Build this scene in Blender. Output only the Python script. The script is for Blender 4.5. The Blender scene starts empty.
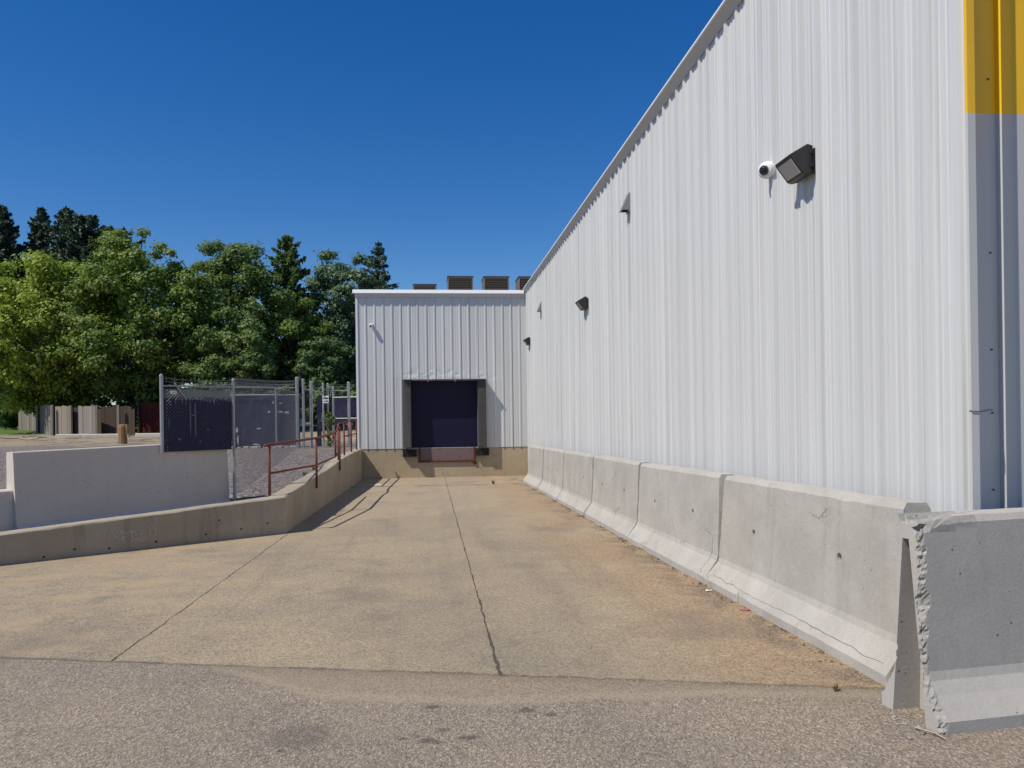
import bpy, bmesh, math, random
import numpy as np
from mathutils import Vector, Matrix, noise as mnoise

C = bpy.data.collections.new("scene"); bpy.context.scene.collection.children.link(C)
SC = bpy.context.scene
R = math.radians

# ------------------------------------------------------------------ materials
class NT:
    def __init__(s, name):
        s.m = bpy.data.materials.new(name); s.m.use_nodes = True
        s.t = s.m.node_tree; s.t.nodes.clear()
        s.out = s.n('ShaderNodeOutputMaterial')
        s.b = s.n('ShaderNodeBsdfPrincipled'); s.l(s.b.outputs[0], s.out.inputs[0])
        s.tc = s.n('ShaderNodeTexCoord'); s.obj = s.tc.outputs['Object']
    def n(s, k): return s.t.nodes.new(k)
    def l(s, a, b): s.t.links.new(a, b)
    def put(s, sock, v):
        if hasattr(v, 'is_output') or isinstance(v, bpy.types.NodeSocket): s.l(v, sock)
        elif isinstance(v, (tuple, list)) and len(v) == 3 and sock.type == 'RGBA': sock.default_value = (*v, 1)
        else: sock.default_value = v
    def noise(s, scale=5, detail=4, vec=None, rough=.55, dist=0):
        n = s.n('ShaderNodeTexNoise'); n.inputs['Scale'].default_value = scale; n.inputs['Detail'].default_value = detail
        n.inputs['Roughness'].default_value = rough; n.inputs['Distortion'].default_value = dist
        s.l(vec or s.obj, n.inputs['Vector']); return n.outputs['Fac']
    def vor(s, scale=50, vec=None, out='Color', feat='F1'):
        n = s.n('ShaderNodeTexVoronoi'); n.feature = feat; n.inputs['Scale'].default_value = scale
        s.l(vec or s.obj, n.inputs['Vector']); return n.outputs[out]
    def scl(s, vec, xyz, loc=(0, 0, 0)):
        n = s.n('ShaderNodeMapping'); s.l(vec, n.inputs['Vector']); n.inputs['Scale'].default_value = xyz; n.inputs['Location'].default_value = loc
        return n.outputs[0]
    def mt(s, op, a, b=0., c=None, clamp=False):
        n = s.n('ShaderNodeMath'); n.operation = op; n.use_clamp = clamp
        s.put(n.inputs[0], a); s.put(n.inputs[1], b)
        if c is not None: s.put(n.inputs[2], c)
        return n.outputs[0]
    def mr(s, v, a, b, c=0., d=1., smooth=True):
        n = s.n('ShaderNodeMapRange'); n.interpolation_type = 'SMOOTHSTEP' if smooth else 'LINEAR'
        s.put(n.inputs['Value'], v)
        for k, q in zip(('From Min', 'From Max', 'To Min', 'To Max'), (a, b, c, d)): s.put(n.inputs[k], q)
        return n.outputs[0]
    def mix(s, f, a, b, mode='MIX'):
        n = s.n('ShaderNodeMix'); n.data_type = 'RGBA'; n.blend_type = mode
        s.put(n.inputs[0], f); s.put(n.inputs[6], a); s.put(n.inputs[7], b); return n.outputs[2]
    def ramp(s, f, stops, interp='LINEAR'):
        n = s.n('ShaderNodeValToRGB'); n.color_ramp.interpolation = interp
        e = n.color_ramp.elements
        while len(e) < len(stops): e.new(.5)
        for x, (p, c) in zip(e, stops):
            x.position = p; x.color = (*c, 1) if not isinstance(c, (int, float)) else (c, c, c, 1)
        s.put(n.inputs[0], f); return n.outputs[0]
    def xyz(s, vec=None):
        n = s.n('ShaderNodeSeparateXYZ'); s.l(vec or s.obj, n.inputs[0]); return n.outputs
    def rnd(s): return s.n('ShaderNodeObjectInfo').outputs['Random']
    def offs(s):   # object coords shifted per object
        v = s.n('ShaderNodeVectorMath'); v.operation = 'ADD'; s.l(s.obj, v.inputs[0])
        r = s.mt('MULTIPLY', s.rnd(), 37.); c = s.n('ShaderNodeCombineXYZ'); s.l(r, c.inputs[0]); s.l(r, c.inputs[1]); s.l(c.outputs[0], v.inputs[1])
        return v.outputs[0]
    def bump(s, h, strength=.3, dist=.01, prev=None):
        n = s.n('ShaderNodeBump'); n.inputs['Strength'].default_value = strength; n.inputs['Distance'].default_value = dist
        s.put(n.inputs['Height'], h)
        if prev is not None: s.l(prev, n.inputs['Normal'])
        return n.outputs[0]
    def fin(s, col, rough=.8, nrm=None, metal=0., spec=.5):
        s.put(s.b.inputs['Base Color'], col); s.put(s.b.inputs['Roughness'], rough)
        s.put(s.b.inputs['Metallic'], metal); s.b.inputs['Specular IOR Level'].default_value = spec
        if nrm is not None: s.l(nrm, s.b.inputs['Normal'])
        return s.m

def simple(name, col, rough=.6, metal=0., var=.25, scale=6, spec=.5, bump=0.):
    t = NT(name); f = t.noise(scale, 5, t.offs())
    c = t.mix(f, tuple(x * (1 - var) for x in col), tuple(min(1, x * (1 + var)) for x in col))
    nb = t.bump(t.noise(scale * 8, 3), bump, .01) if bump else None
    return t.fin(c, rough, nb, metal, spec)

def m_siding(paint=True):
    t = NT('painted_siding'); z = t.xyz()[2]
    w = (.615, .620, .612)
    streak = t.noise(1., 5, t.scl(t.obj, (4.5, 4.5, .10)), .7)
    c = t.mix(t.mr(streak, .35, .68), tuple(x * .88 for x in w), w)
    rib_shade = t.noise(1., 3, t.scl(t.obj, (13, 13, .05), (3, 5, 0)), .6); fade = t.mr(t.noise(1., 3, t.scl(t.obj, (.7, .7, .5), (1, 8, 2))), .35, .6, .35, 1.)
    c = t.mix(t.mt('MULTIPLY', t.mr(rib_shade, .56, .64), t.mt('MULTIPLY', fade, .62)), c, (.42, .415, .405))  # thin vertical streaks paint in the dark shade lines of the ribs
    band = t.noise(1., 2, t.scl(t.obj, (.9, .9, .06), (7, 2, 0)))
    c = t.mix(t.mt('MULTIPLY', t.mr(band, .5, .62), .35), c, (.54, .54, .535))
    dirt = t.mt('MULTIPLY', t.mr(z, .2, 1.6, 1., 0.), t.mr(t.noise(2.5, 5), .4, .75), clamp=True)
    c = t.mix(t.mt('MULTIPLY', dirt, .3), c, (.42, .37, .30))
    oil = t.noise(1., 2, t.scl(t.obj, (1.4, 1.4, .35)))
    return t.fin(c, .38, t.bump(oil, .25, .03), 0., .4)

def m_siding_two(zy):
    t = NT('two_tone_siding'); z = t.xyz()[2]
    yy = t.mt('MINIMUM', t.mt('MAXIMUM', t.mt('SUBTRACT', t.xyz()[1], 4.315), 0.), .2)
    f = t.mt('GREATER_THAN', t.mt('SUBTRACT', z, t.mt('MULTIPLY', yy, .41)), zy)
    streak = t.noise(1., 4, t.scl(t.obj, (3, 3, .2)))
    wht = t.mix(streak, (.47, .465, .45), (.56, .555, .54))
    yel = t.mix(t.mr(streak, .3, .7), (.74, .43, .03), (.88, .52, .02))
    return t.fin(t.mix(f, wht, yel), .4, t.bump(t.noise(1.5, 2), .15, .02), 0., .4)

def concrete(name, c1, c2, dark=.5, scale=1., drip=.35, porous=True, bz=.35, ckk=.6, pr=.86):
    t = NT(name); v = t.offs()
    big = t.noise(1.3 * scale, 6, v, .6)
    c = t.mix(t.mr(big, .3, .7), c1, c2)
    # vertical water stains with their own shape
    dr = t.noise(1., 5, t.scl(v, (5.5, 5.5, .55)), .6)
    c = t.mix(t.mt('MULTIPLY', t.mr(dr, .52, .72), drip), c, tuple(x * dark for x in c1))
    lt = t.noise(2.1 * scale, 5, t.scl(v, (1, 1, .7), (5, 3, 1)), .65)
    c = t.mix(t.mt('MULTIPLY', t.mr(lt, .55, .75), .3), c, tuple(min(1, x * 1.25) for x in c2))
    mo = t.noise(6. * scale, 6, v, .75)
    c = t.mix(t.mt('MULTIPLY', t.mr(mo, .54, .68), .28), c, tuple(x * .62 for x in c1))
    wt = t.noise(10. * scale, 5, t.scl(v, (1, 1, .8), (2, 9, 4)), .8)
    c = t.mix(t.mt('MULTIPLY', t.mr(wt, .60, .72), .45), c, tuple(min(1, x * 1.32) for x in c2))
    wrm = t.noise(.8, 4, t.scl(v, (1, 1, .5), (8, 1, 3)))
    c = t.mix(t.mt('MULTIPLY', t.mr(wrm, .5, .68), .22), c, (c2[0] * .98, c2[1] * .86, c2[2] * .68))
    fine = t.noise(60, 4, v, .7)
    c = t.mix(.5, c, t.mix(fine, tuple(x * .75 for x in c1), tuple(min(1, x * 1.2) for x in c2)))
    h = fine
    if porous:
        d = t.vor(23, v, 'Distance'); rr = t.vor(23, v, 'Color')
        sp = t.n('ShaderNodeSeparateColor'); t.l(rr, sp.inputs[0])
        rad = t.mr(sp.outputs[0], pr, 1., .0, .17, False)
        hole = t.mt('LESS_THAN', d, rad)
        c = t.mix(t.mt('MULTIPLY', hole, .75), c, (.07, .065, .06))
        h = t.mt('SUBTRACT', fine, t.mt('MULTIPLY', hole, 2.))
    cr = t.vor(1.1, t.scl(v, (1, 1, 1.7)), 'Distance', 'DISTANCE_TO_EDGE')
    wob = t.mt('ADD', cr, t.mt('MULTIPLY', t.mt('SUBTRACT', t.noise(9, 4, v), .5), .12))
    ck = t.mt('MULTIPLY', t.mr(t.mt('ABSOLUTE', wob), .003, .0075, 1., 0.), t.mr(t.noise(.9, 2, v), .5, .6))
    c = t.mix(t.mt('MULTIPLY', ck, ckk), c, (.10, .09, .08))
    n1 = t.bump(h, .35, .004); n2 = t.bump(t.noise(7, 5, v), bz, .02, n1)
    return t.fin(c, .88, n2, 0., .25)

JA, JB = 5.035, -.2665           # slab / asphalt joint line  y = JA + JB*x
def ground_nodes(t):
    x, y, z = t.xyz(); d = t.mt('SUBTRACT', y, t.mt('ADD', t.mt('MULTIPLY', x, JB), JA))
    return x, y, d
def m_slab():
    t = NT('ramp_concrete'); x, y, d = ground_nodes(t)
    n1 = t.noise(.55, 6, None, .6); n2 = t.noise(2.2, 6, None, .65)
    c = t.mix(t.mr(n1, .35, .68), (.335, .267, .172), (.258, .212, .150))
    c = t.mix(t.mt('MULTIPLY', t.mr(n2, .45, .7), .3), c, (.205, .168, .128))
    # tyre streaks along the ramp
    st = t.noise(1., 5, t.scl(t.obj, (2.3, .16, 1), (3, 1, 0)), .6)
    c = t.mix(t.mt('MULTIPLY', t.mr(st, .5, .7), .42), c, (.165, .138, .110))
    # far and left slabs are paler
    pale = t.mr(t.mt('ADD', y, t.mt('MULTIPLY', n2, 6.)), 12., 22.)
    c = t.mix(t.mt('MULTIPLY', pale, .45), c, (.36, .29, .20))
    # rust-coloured run-off beside the barriers
    ru = t.mt('MULTIPLY', t.mr(t.mt('ADD', x, t.mt('MULTIPLY', t.mt('SUBTRACT', n2, .5), 2.4)), .9, 2.3), t.mr(n1, .25, .55))
    c = t.mix(t.mt('MULTIPLY', ru, .60), c, (.325, .208, .115))
    ds = t.mt('MULTIPLY', t.mr(x, 2.1, 2.55), t.mr(t.noise(3, 5), .42, .6))
    c = t.mix(t.mt('MULTIPLY', ds, .6), c, (.115, .095, .075))
    # exposed aggregate
    ag = t.vor(75, None, 'Color'); sp = t.n('ShaderNodeSeparateColor'); t.l(ag, sp.inputs[0])
    g = t.mr(sp.outputs[0], 0, 1, .74, 1.26, False)
    c = t.mix(1., c, g, 'MULTIPLY')
    c = t.mix(1., c, t.mr(t.noise(45, 5, None, .8), .3, .7, .86, 1.13, False), 'MULTIPLY')
    fl = t.vor(140, t.scl(t.obj, (1, .75, 1)), 'Color'); s2 = t.n('ShaderNodeSeparateColor'); t.l(fl, s2.inputs[0])
    c = t.mix(t.mr(s2.outputs[0], .80, .95, 0., .55), c, (.47, .41, .33))
    c = t.mix(t.mr(s2.outputs[1], .86, .96, 0., .6), c, (.07, .058, .045))
    # broad worn grey lane in the middle, warmer fine silt at the left
    ln = t.mt('MULTIPLY', t.mr(t.mt('ABSOLUTE', t.mt('SUBTRACT', x, t.mt('MULTIPLY', n2, 1.2))), .3, 1.9, 1., 0.), t.mr(y, 4., 15., 1., .15))
    c = t.mix(t.mt('MULTIPLY', ln, .30), c, (.185, .158, .130))
    sl = t.mt('MULTIPLY', t.mr(t.mt('ADD', x, t.mt('MULTIPLY', n1, 3.)), -2.2, .2, 1., 0.), t.mr(t.noise(1., 5, t.scl(t.obj, (1.5, 3.2, 1), (1, 7, 0)), .6), .42, .62))
    c = t.mix(t.mt('MULTIPLY', sl, .62), c, (.385, .285, .175))
    dk = t.mr(t.noise(.9, 6, t.scl(t.obj, (1, .7, 1), (11, 3, 0)), .6), .56, .70)
    c = t.mix(t.mt('MULTIPLY', dk, .40), c, (.15, .127, .105))
    # joints (sawn lines filled with dirt), each with its own wobble
    wb = t.mt('MULTIPLY', t.mt('SUBTRACT', t.noise(2.5, 6, None, .7), .5), .065)
    wid = t.mr(t.noise(4, 3), .3, .7, .003, .011, False)
    wid = t.mt('ADD', wid, t.mt('MULTIPLY', t.mr(y, 4.9, 6.3,   .010, 0.), t.mr(t.noise(9, 5, None, .8), .38, .62)))
    def line(coord, pos):
        return t.mt('LESS_THAN', t.mt('ABSOLUTE', t.mt('ADD', t.mt('SUBTRACT', coord, pos), wb)), wid)
    l1 = line(x, .41)
    l2 = t.mt('MULTIPLY', line(x, -2.2), t.mt('LESS_THAN', y, 12.3))
    wid2 = t.mr(t.noise(1.5, 3), .4, .6, .01, .09, False)
    l3 = t.mt('LESS_THAN', t.mt('ABSOLUTE', t.mt('ADD', t.mt('SUBTRACT', y, 22.15), t.mt('MULTIPLY', wb, 2.))), wid2)
    dn = t.mt('ADD', d, t.mt('MULTIPLY', t.mt('SUBTRACT', t.noise(6, 5), .5), .12))
    l4 = t.mt('MULTIPLY', t.mr(dn, .0, .05, 1., 0.), t.mr(t.noise(11, 5, None, .8), .38, .6, .15, 1.))
    L = t.mt('MAXIMUM', t.mt('MAXIMUM', l1, l2), t.mt('MAXIMUM', l3, l4))
    c = t.mix(t.mt('MULTIPLY', L, .85), c, (.055, .046, .036))
    n = t.bump(t.mt('SUBTRACT', t.vor(75, None, 'Distance'), t.mt('MULTIPLY', L, 1.2)), .35, .006)
    n = t.bump(n2, .2, .03, n)
    return t.fin(c, .93, n, 0., .2)
def m_asphalt():
    t = NT('worn_asphalt'); x, y, d = ground_nodes(t)
    n1 = t.noise(.8, 6, None, .6); n2 = t.noise(3., 6, None, .6)
    ag = t.vor(120, t.scl(t.obj, (1, .7, 1)), 'Color'); sp = t.n('ShaderNodeSeparateColor'); t.l(ag, sp.inputs[0])
    stone = t.ramp(sp.outputs[1], [(0, (.145, .121, .094)), (.3, (.21, .175, .136)), (.62, (.26, .219, .171)), (.87, (.32, .274, .215)), (1, (.42, .368, .298))])
    fn = t.noise(130, 3, None, .7)
    c = t.mix(1., stone, t.mr(fn, .3, .7, .82, 1.18, False), 'MULTIPLY')
    c = t.mix(1., c, t.mix(t.mr(n1, .3, .7), (.86, .84, .86), (1.08, 1.04, .98)), 'MULTIPLY')
    c = t.mix(t.mt('MULTIPLY', t.mr(n2, .5, .72), .35), c, (.27, .215, .155))
    # smooth sandy wash just outside the joint
    w = t.ramp(t.mr(x, -2., 3., 0, 1, False), [(0, 0.), (.08, .02), (.16, .25), (.255, .58), (.45, .57), (.6, .40), (.73, .27), (.95, .13)])
    dd = t.mt('ADD', d, t.mt('MULTIPLY', t.mt('SUBTRACT', n2, .5), .16))
    e = t.mt('ADD', dd, w)
    wash = t.mt('MULTIPLY', t.mr(e, -.03, .05), t.mr(w, .015, .05))
    sand = t.mix(t.noise(40, 6, None, .8), (.185, .147, .104), (.335, .27, .19))
    rim = t.mt('MULTIPLY', t.mr(t.mt('ABSOLUTE', t.mt('SUBTRACT', e, .07)), .02, .10, 1., 0.), .4)
    sand = t.mix(rim, sand, (.37, .30, .215))
    sand = t.mix(t.mt('MULTIPLY', t.mr(dd, -.22, -.02), .45), sand, (.16, .125, .09))
    c = t.mix(t.mt('MULTIPLY', wash, .82), c, sand)
    # oil spots and damp patches
    wv = t.mt('MULTIPLY', t.mt('SUBTRACT', t.noise(14, 4), .5), .075)
    spots = None
    for (px, py, rx, ry) in [(-.035, 3.955, .055, .036), (.0, 3.93, .035, .026), (.165, 3.965, .065, .030), (.045, 4.08, .03, .026), (-.165, 4.0, .032, .02), (-.01, 4.42, .045, .034), (-.09, 4.02, .02, .02), (.5, 4.30, .05, .04), (.62, 4.22, .04, .03), (-.75, 3.93, .022, .02)]:
        q = t.mt('SQRT', t.mt('ADD', t.mt('POWER', t.mt('DIVIDE', t.mt('SUBTRACT', x, px), rx), 2.), t.mt('POWER', t.mt('DIVIDE', t.mt('SUBTRACT', y, py), ry), 2.)))
        s_ = t.mr(t.mt('ADD', q, t.mt('MULTIPLY', wv, 16.)), .45, 1.3, 1., 0.)
        spots = s_ if spots is None else t.mt('MAXIMUM', spots, s_)
    c = t.mix(t.mt('MULTIPLY', t.mt('MULTIPLY', spots, t.mr(t.noise(60, 3), .3, .6, .45, 1.)), .72), c, (.05, .042, .036))
    q = t.mt('ADD', t.mt('POWER', t.mt('DIVIDE', t.mt('ADD', x, .69), .16), 2.), t.mt('POWER', t.mt('DIVIDE', t.mt('SUBTRACT', y, 4.1), .16), 2.))
    c = t.mix(t.mt('MULTIPLY', t.mr(t.mt('ADD', q, t.mt('MULTIPLY', wv, 10.)), .5, 1.3, 1., 0.), .38), c, (.09, .075, .065))
    edge = t.mr(t.mt('ADD', d, t.mt('MULTIPLY', t.mt('SUBTRACT', t.noise(7, 5), .5), .10)), -.05, 0., 0., .75)
    c = t.mix(edge, c, (.12, .095, .068))
    c = t.mix(t.mt('MULTIPLY', t.mr(sp.outputs[2], .78, .95), t.mt('MULTIPLY', wash, .45)), c, (.40, .345, .27))
    c = t.mix(t.mt('MULTIPLY', t.mr(sp.outputs[2], .22, .08), t.mt('MULTIPLY', wash, .5)), c, (.10, .082, .062))
    h = t.mt('MULTIPLY', t.vor(120, t.scl(t.obj, (1, .7, 1)), 'Distance'), t.mt('SUBTRACT', 1., t.mt('MULTIPLY', wash, .7)))
    return t.fin(c, .92, t.bump(n2, .15, .02, t.bump(h, .5, .008)), 0., .25)
def m_yard():
    t = NT('gravel_yard'); x, y, z = t.xyz()
    n1 = t.noise(.5, 6, None, .65); n2 = t.noise(.12, 5)
    ag = t.vor(26, None, 'Color'); sp = t.n('ShaderNodeSeparateColor'); t.l(ag, sp.inputs[0])
    gr = t.ramp(sp.outputs[0], [(0, (.045, .038, .036)), (.45, (.14, .12, .112)), (.8, (.235, .205, .19)), (1, (.40, .36, .33))])
    gr = t.mix(t.mt('MULTIPLY', t.mr(n1, .5, .7), .5), gr, (.24, .20, .155))
    sand = t.mix(t.noise(2.5, 6, None, .7), (.20, .155, .10), (.42, .35, .25))
    f = t.mr(t.mt('ADD', y, t.mt('MULTIPLY', t.mt('SUBTRACT', n1, .5), 14.)), 29., 37.)
    c = t.mix(f, gr, sand)
    lp = t.mr(t.noise(.9, 7, t.scl(t.obj, (1, .6, 1), (4, 2, 0)), .75), .50, .60)
    c = t.mix(t.mt('MULTIPLY', t.mt('MULTIPLY', lp, f), .8), c, (.085, .062, .042))  # brown litter patches, also painting in dappled tree shade
    grass = t.mix(t.noise(5, 5, None, .8), (.045, .085, .016), (.13, .20, .04))
    g = t.mt('MULTIPLY', t.mr(t.mt('ADD', y, t.mt('MULTIPLY', t.mt('SUBTRACT', n1, .5), 20.)), 48., 54.), t.mr(t.mt('ADD', n2, t.mr(x, -28., -16., .25, -.1)), .4, .55))
    c = t.mix(g, c, grass)
    far = t.mr(y, 110., 160.); c = t.mix(far, c, (.05, .07, .025))
    # fine concrete-dust strip along the retaining wall foot
    return t.fin(c, .95, t.bump(t.vor(26, None, 'Distance'), .7, .02), 0., .2)

def m_leaf(name, a, b, c3, scale=.55, trans=.36):
    t = NT(name)
    n = t.noise(scale, 4, None, .6); f = t.noise(6., 3)
    col = t.mix(t.mr(n, .35, .65), a, b); col = t.mix(t.mr(f, .5, .75), col, c3)
    t.put(t.b.inputs['Base Color'], col); t.b.inputs['Roughness'].default_value = .55; t.b.inputs['Specular IOR Level'].default_value = .3
    tr = t.n('ShaderNodeBsdfTranslucent'); t.l(t.mix(.4, col, (.30, .36, .03)), tr.inputs[0])
    ms = t.n('ShaderNodeMixShader'); ms.inputs[0].default_value = trans
    t.l(t.b.outputs[0], ms.inputs[1]); t.l(tr.outputs[0], ms.inputs[2]); t.l(ms.outputs[0], t.out.inputs[0])
    return t.m
def m_wood(name, a, b, pitch=7.):
    t = NT(name); v = t.offs()
    board = t.vor(pitch, t.scl(v, (1, 1, .001)), 'Color'); sp = t.n('ShaderNodeSeparateColor'); t.l(board, sp.inputs[0])
    g = t.noise(1., 5, t.scl(v, (20, 20, 1.2)), .7)
    c = t.mix(t.mt('MULTIPLY', t.mt('ADD', sp.outputs[0], g), .5), a, b)
    return t.fin(c, .9, t.bump(g, .4, .01), 0., .2)
def m_galv(name='galvanised_steel', k=1.):
    t = NT(name); f = t.noise(9, 4)
    return t.fin(t.mix(f, (.36 * k, .37 * k, .38 * k), (.56 * k, .57 * k, .58 * k)), .5, None, .55, .5)
def m_rust(name, paint, rust, amt=.5):
    t = NT(name); f = t.mr(t.noise(7, 6, t.offs(), .7), .5 + .2 * (1 - amt) - .1, .75)
    return t.fin(t.mix(f, paint, rust), .7, t.bump(f, .3, .004), 0., .3)

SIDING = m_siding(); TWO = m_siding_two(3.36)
TRIM = simple('white_trim', (.70, .705, .71), .4, 0, .05, 2)
FASCIA = simple('shade_grey_fascia', (.48, .48, .485), .45, 0, .08, 2)  # grey paints in the shade on the fascia's slanting face
BARR = concrete('barrier_concrete', (.335, .315, .275), (.475, .45, .405), .55, 1.4, .45)
BARR_GREY = concrete('grey_barrier_concrete', (.53, .475, .405), (.61, .55, .48), .6, 1., .2, True, .1, .25)
BARR_FRONT = concrete('front_barrier_concrete', (.38, .355, .315), (.465, .44, .40), .6, 1.6, .40, True, .08, .4, .66)
CHIP = concrete('broken_concrete', (.22, .21, .188), (.42, .40, .365), .5, 6., .2)
RETAIN = concrete('retaining_concrete', (.285, .238, .175), (.41, .355, .275), .38, .8, .75, True, .3, .2)
DOCKC = concrete('dock_concrete', (.35, .28, .18), (.45, .37, .25), .5, .7, .4)
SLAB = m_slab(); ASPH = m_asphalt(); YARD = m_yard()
NAVY = simple('navy_door_paint', (.0075, .0055, .030), .5, 0, .12, 2, .25)
PAD = simple('worn_black_vinyl', (.060, .058, .055), .65, 0, .35, 6, .3, .4)
RUBBER = simple('black_rubber', (.022, .020, .019), .8, 0, .5, 14, .3, .6)
LEVEL = m_rust('leveller_plate', (.17, .115, .115), (.12, .05, .035), .4)
REDFR = m_rust('red_frame_paint', (.11, .022, .018), (.09, .035, .02), .5)
RAILM = m_rust('red_rail_paint', (.165, .042, .034), (.13, .062, .042), .5)
GALV = m_galv('galvanised_steel', .72); WIRE = m_galv('chain_link_wire', .42)
SCREEN = simple('navy_screen_fabric', (.025, .024, .058), .9, 0, .35, 1.5, .2)
FADED = simple('sun_faded_screen', (.13, .145, .17), .9, 0, .3, 3, .2)
PALE = simple('pale_torn_fabric', (.42, .42, .43), .9, 0, .3, 4, .2)
DARKM = simple('dark_bronze_metal', (.028, .026, .026), .45, 0, .15, 5, .5)
LENS = simple('frosted_lens', (.42, .42, .41), .18, 0, .08, 30, .6)
WPLAST = simple('white_plastic', (.78, .78, .77), .35, 0, .04, 6)
BLACKG = simple('black_glass', (.012, .012, .014), .08, 0, .05, 4, .6)
GREYM = simple('grey_painted_metal', (.22, .225, .23), .5, 0, .08, 6)
VENTF = simple('tan_vent_frame', (.17, .145, .115), .6, 0, .15, 3)
VENTD = simple('brown_louvre', (.050, .036, .027), .6, 0, .3, 3)
ROOFM = simple('roof_membrane', (.42, .42, .41), .9, 0, .1, 1)
CHALK = simple('chalk', (.56, .53, .48), .95, 0, .1, 20)
SCREWM = simple('screw_metal', (.10, .09, .085), .5, .4, .2, 20)
WEATH = m_wood('weathered_boards', (.15, .128, .105), (.34, .30, .26))
TANW = m_wood('tan_boards', (.19, .155, .12), (.37, .32, .26))
BROWNW = m_wood('brown_boards', (.05, .034, .026), (.11, .08, .062))
REDW = m_wood('dark_red_boards', (.075, .014, .012), (.13, .03, .026))
POSTW = m_wood('orange_brown_timber', (.19, .105, .05), (.33, .20, .10), 3)
BARK = m_wood('bark', (.045, .036, .028), (.12, .10, .08), 5)
HWHITE = simple('house_white', (.62, .62, .60), .7, 0, .06, 2)
HROOF = simple('house_shingle', (.16, .165, .175), .9, 0, .25, 3)
GROOF = simple('green_metal_roof', (.10, .27, .20), .5, 0, .1, 2)
DARKIN = simple('dark_interior', (.012, .012, .012), .9, 0, .2, 2)
STOPC = concrete('kerb_concrete', (.42, .39, .34), (.52, .49, .43), .6, 2., .2)
LITW = simple('white_litter', (.75, .75, .73), .7, 0, .1, 20)
LITR = simple('red_litter', (.36, .05, .04), .6, 0, .2, 20)
LITG = simple('pale_green_litter', (.55, .70, .63), .5, 0, .1, 20)
DEADL = simple('dry_leaf', (.16, .10, .055), .9, 0, .5, 40)
TWIG = simple('dry_twig', (.38, .31, .22), .9, 0, .2, 20)
L_YEL = m_leaf('leaf_yellow_green', (0.224, 0.320, 0.043), (0.331, 0.407, 0.055), (0.128, 0.214, 0.038))
L_MID = m_leaf('leaf_mid_green', (0.133, 0.217, 0.046), (0.214, 0.300, 0.064), (0.085, 0.161, 0.044))
L_GRN = m_leaf('leaf_fresh_green', (0.111, 0.187, 0.056), (0.163, 0.242, 0.067), (0.068, 0.129, 0.045))
L_DRK = m_leaf('leaf_dark_green', (0.066, 0.128, 0.046), (0.106, 0.177, 0.057), (0.041, 0.093, 0.034), .6, .28)
L_BLU = m_leaf('leaf_grey_green', (0.100, 0.173, 0.094), (0.144, 0.227, 0.124), (0.061, 0.120, 0.070), .6, .25)
N_DRK = m_leaf('needle_dark', (0.044, 0.088, 0.060), (0.082, 0.134, 0.088), (0.031, 0.064, 0.044), .8, .08)
N_BLU = m_leaf('needle_blue_green', (0.071, 0.130, 0.102), (0.113, 0.178, 0.134), (0.043, 0.085, 0.071), .8, .08)
WEED = m_leaf('weed_green', (.09, .13, .03), (.13, .16, .05), (.16, .14, .07), 3, .3)

# ------------------------------------------------------------------ mesh helpers
class MB:
    def __init__(s): s.v = []; s.f = []
    def add(s, vs, fs):
        o = len(s.v); s.v += [tuple(p) for p in vs]; s.f += [tuple(i + o for i in f) for f in fs]; return s
    def box(s, a, b, M=None):
        (x0, y0, z0), (x1, y1, z1) = a, b
        vs = [(x0, y0, z0), (x1, y0, z0), (x1, y1, z0), (x0, y1, z0), (x0, y0, z1), (x1, y0, z1), (x1, y1, z1), (x0, y1, z1)]
        if M: vs = [M @ Vector(p) for p in vs]
        return s.add(vs, [(0, 3, 2, 1), (4, 5, 6, 7), (0, 1, 5, 4), (1, 2, 6, 5), (2, 3, 7, 6), (3, 0, 4, 7)])
    def prism(s, poly, d):
        """extrude polygon (list of 3D pts) by vector d"""
        n = len(poly); d = Vector(d)
        vs = [Vector(p) for p in poly] + [Vector(p) + d for p in poly]
        return s.add(vs, [tuple(range(n))[::-1], tuple(range(n, 2 * n))] + [(i, (i + 1) % n, n + (i + 1) % n, n + i) for i in range(n)])
    def tube(s, pts, r, k=8, caps=True):
        pts = [Vector(p) for p in pts]; n = len(pts)
        rs = r if isinstance(r, (list, tuple)) else [r] * n
        vs = []
        up = None
        for i, p in enumerate(pts):
            t = (pts[min(i + 1, n - 1)] - pts[max(i - 1, 0)]).normalized()
            if up is None:
                up = Vector((0, 0, 1)) if abs(t.z) < .9 else Vector((1, 0, 0))
            a = t.cross(up).normalized(); b = a.cross(t).normalized(); up = b
            vs += [p + (a * math.cos(2 * math.pi * j / k) + b * math.sin(2 * math.pi * j / k)) * rs[i] for j in range(k)]
        fs = [(i * k + j, i * k + (j + 1) % k, (i + 1) * k + (j + 1) % k, (i + 1) * k + j) for i in range(n - 1) for j in range(k)]
        if caps: fs += [tuple(range(k))[::-1], tuple(range((n - 1) * k, n * k))]
        return s.add(vs, fs)
    def mesh(s, name):
        me = bpy.data.meshes.new(name); me.from_pydata(s.v, [], s.f); me.update(); return me
    def build(s, name, mat, parent=None, loc=None, smooth=False):
        me = s.mesh(name); bm = bmesh.new(); bm.from_mesh(me); bmesh.ops.recalc_face_normals(bm, faces=bm.faces); bm.to_mesh(me); bm.free()
        return link(name, me, mat, parent, loc, smooth)
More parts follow.
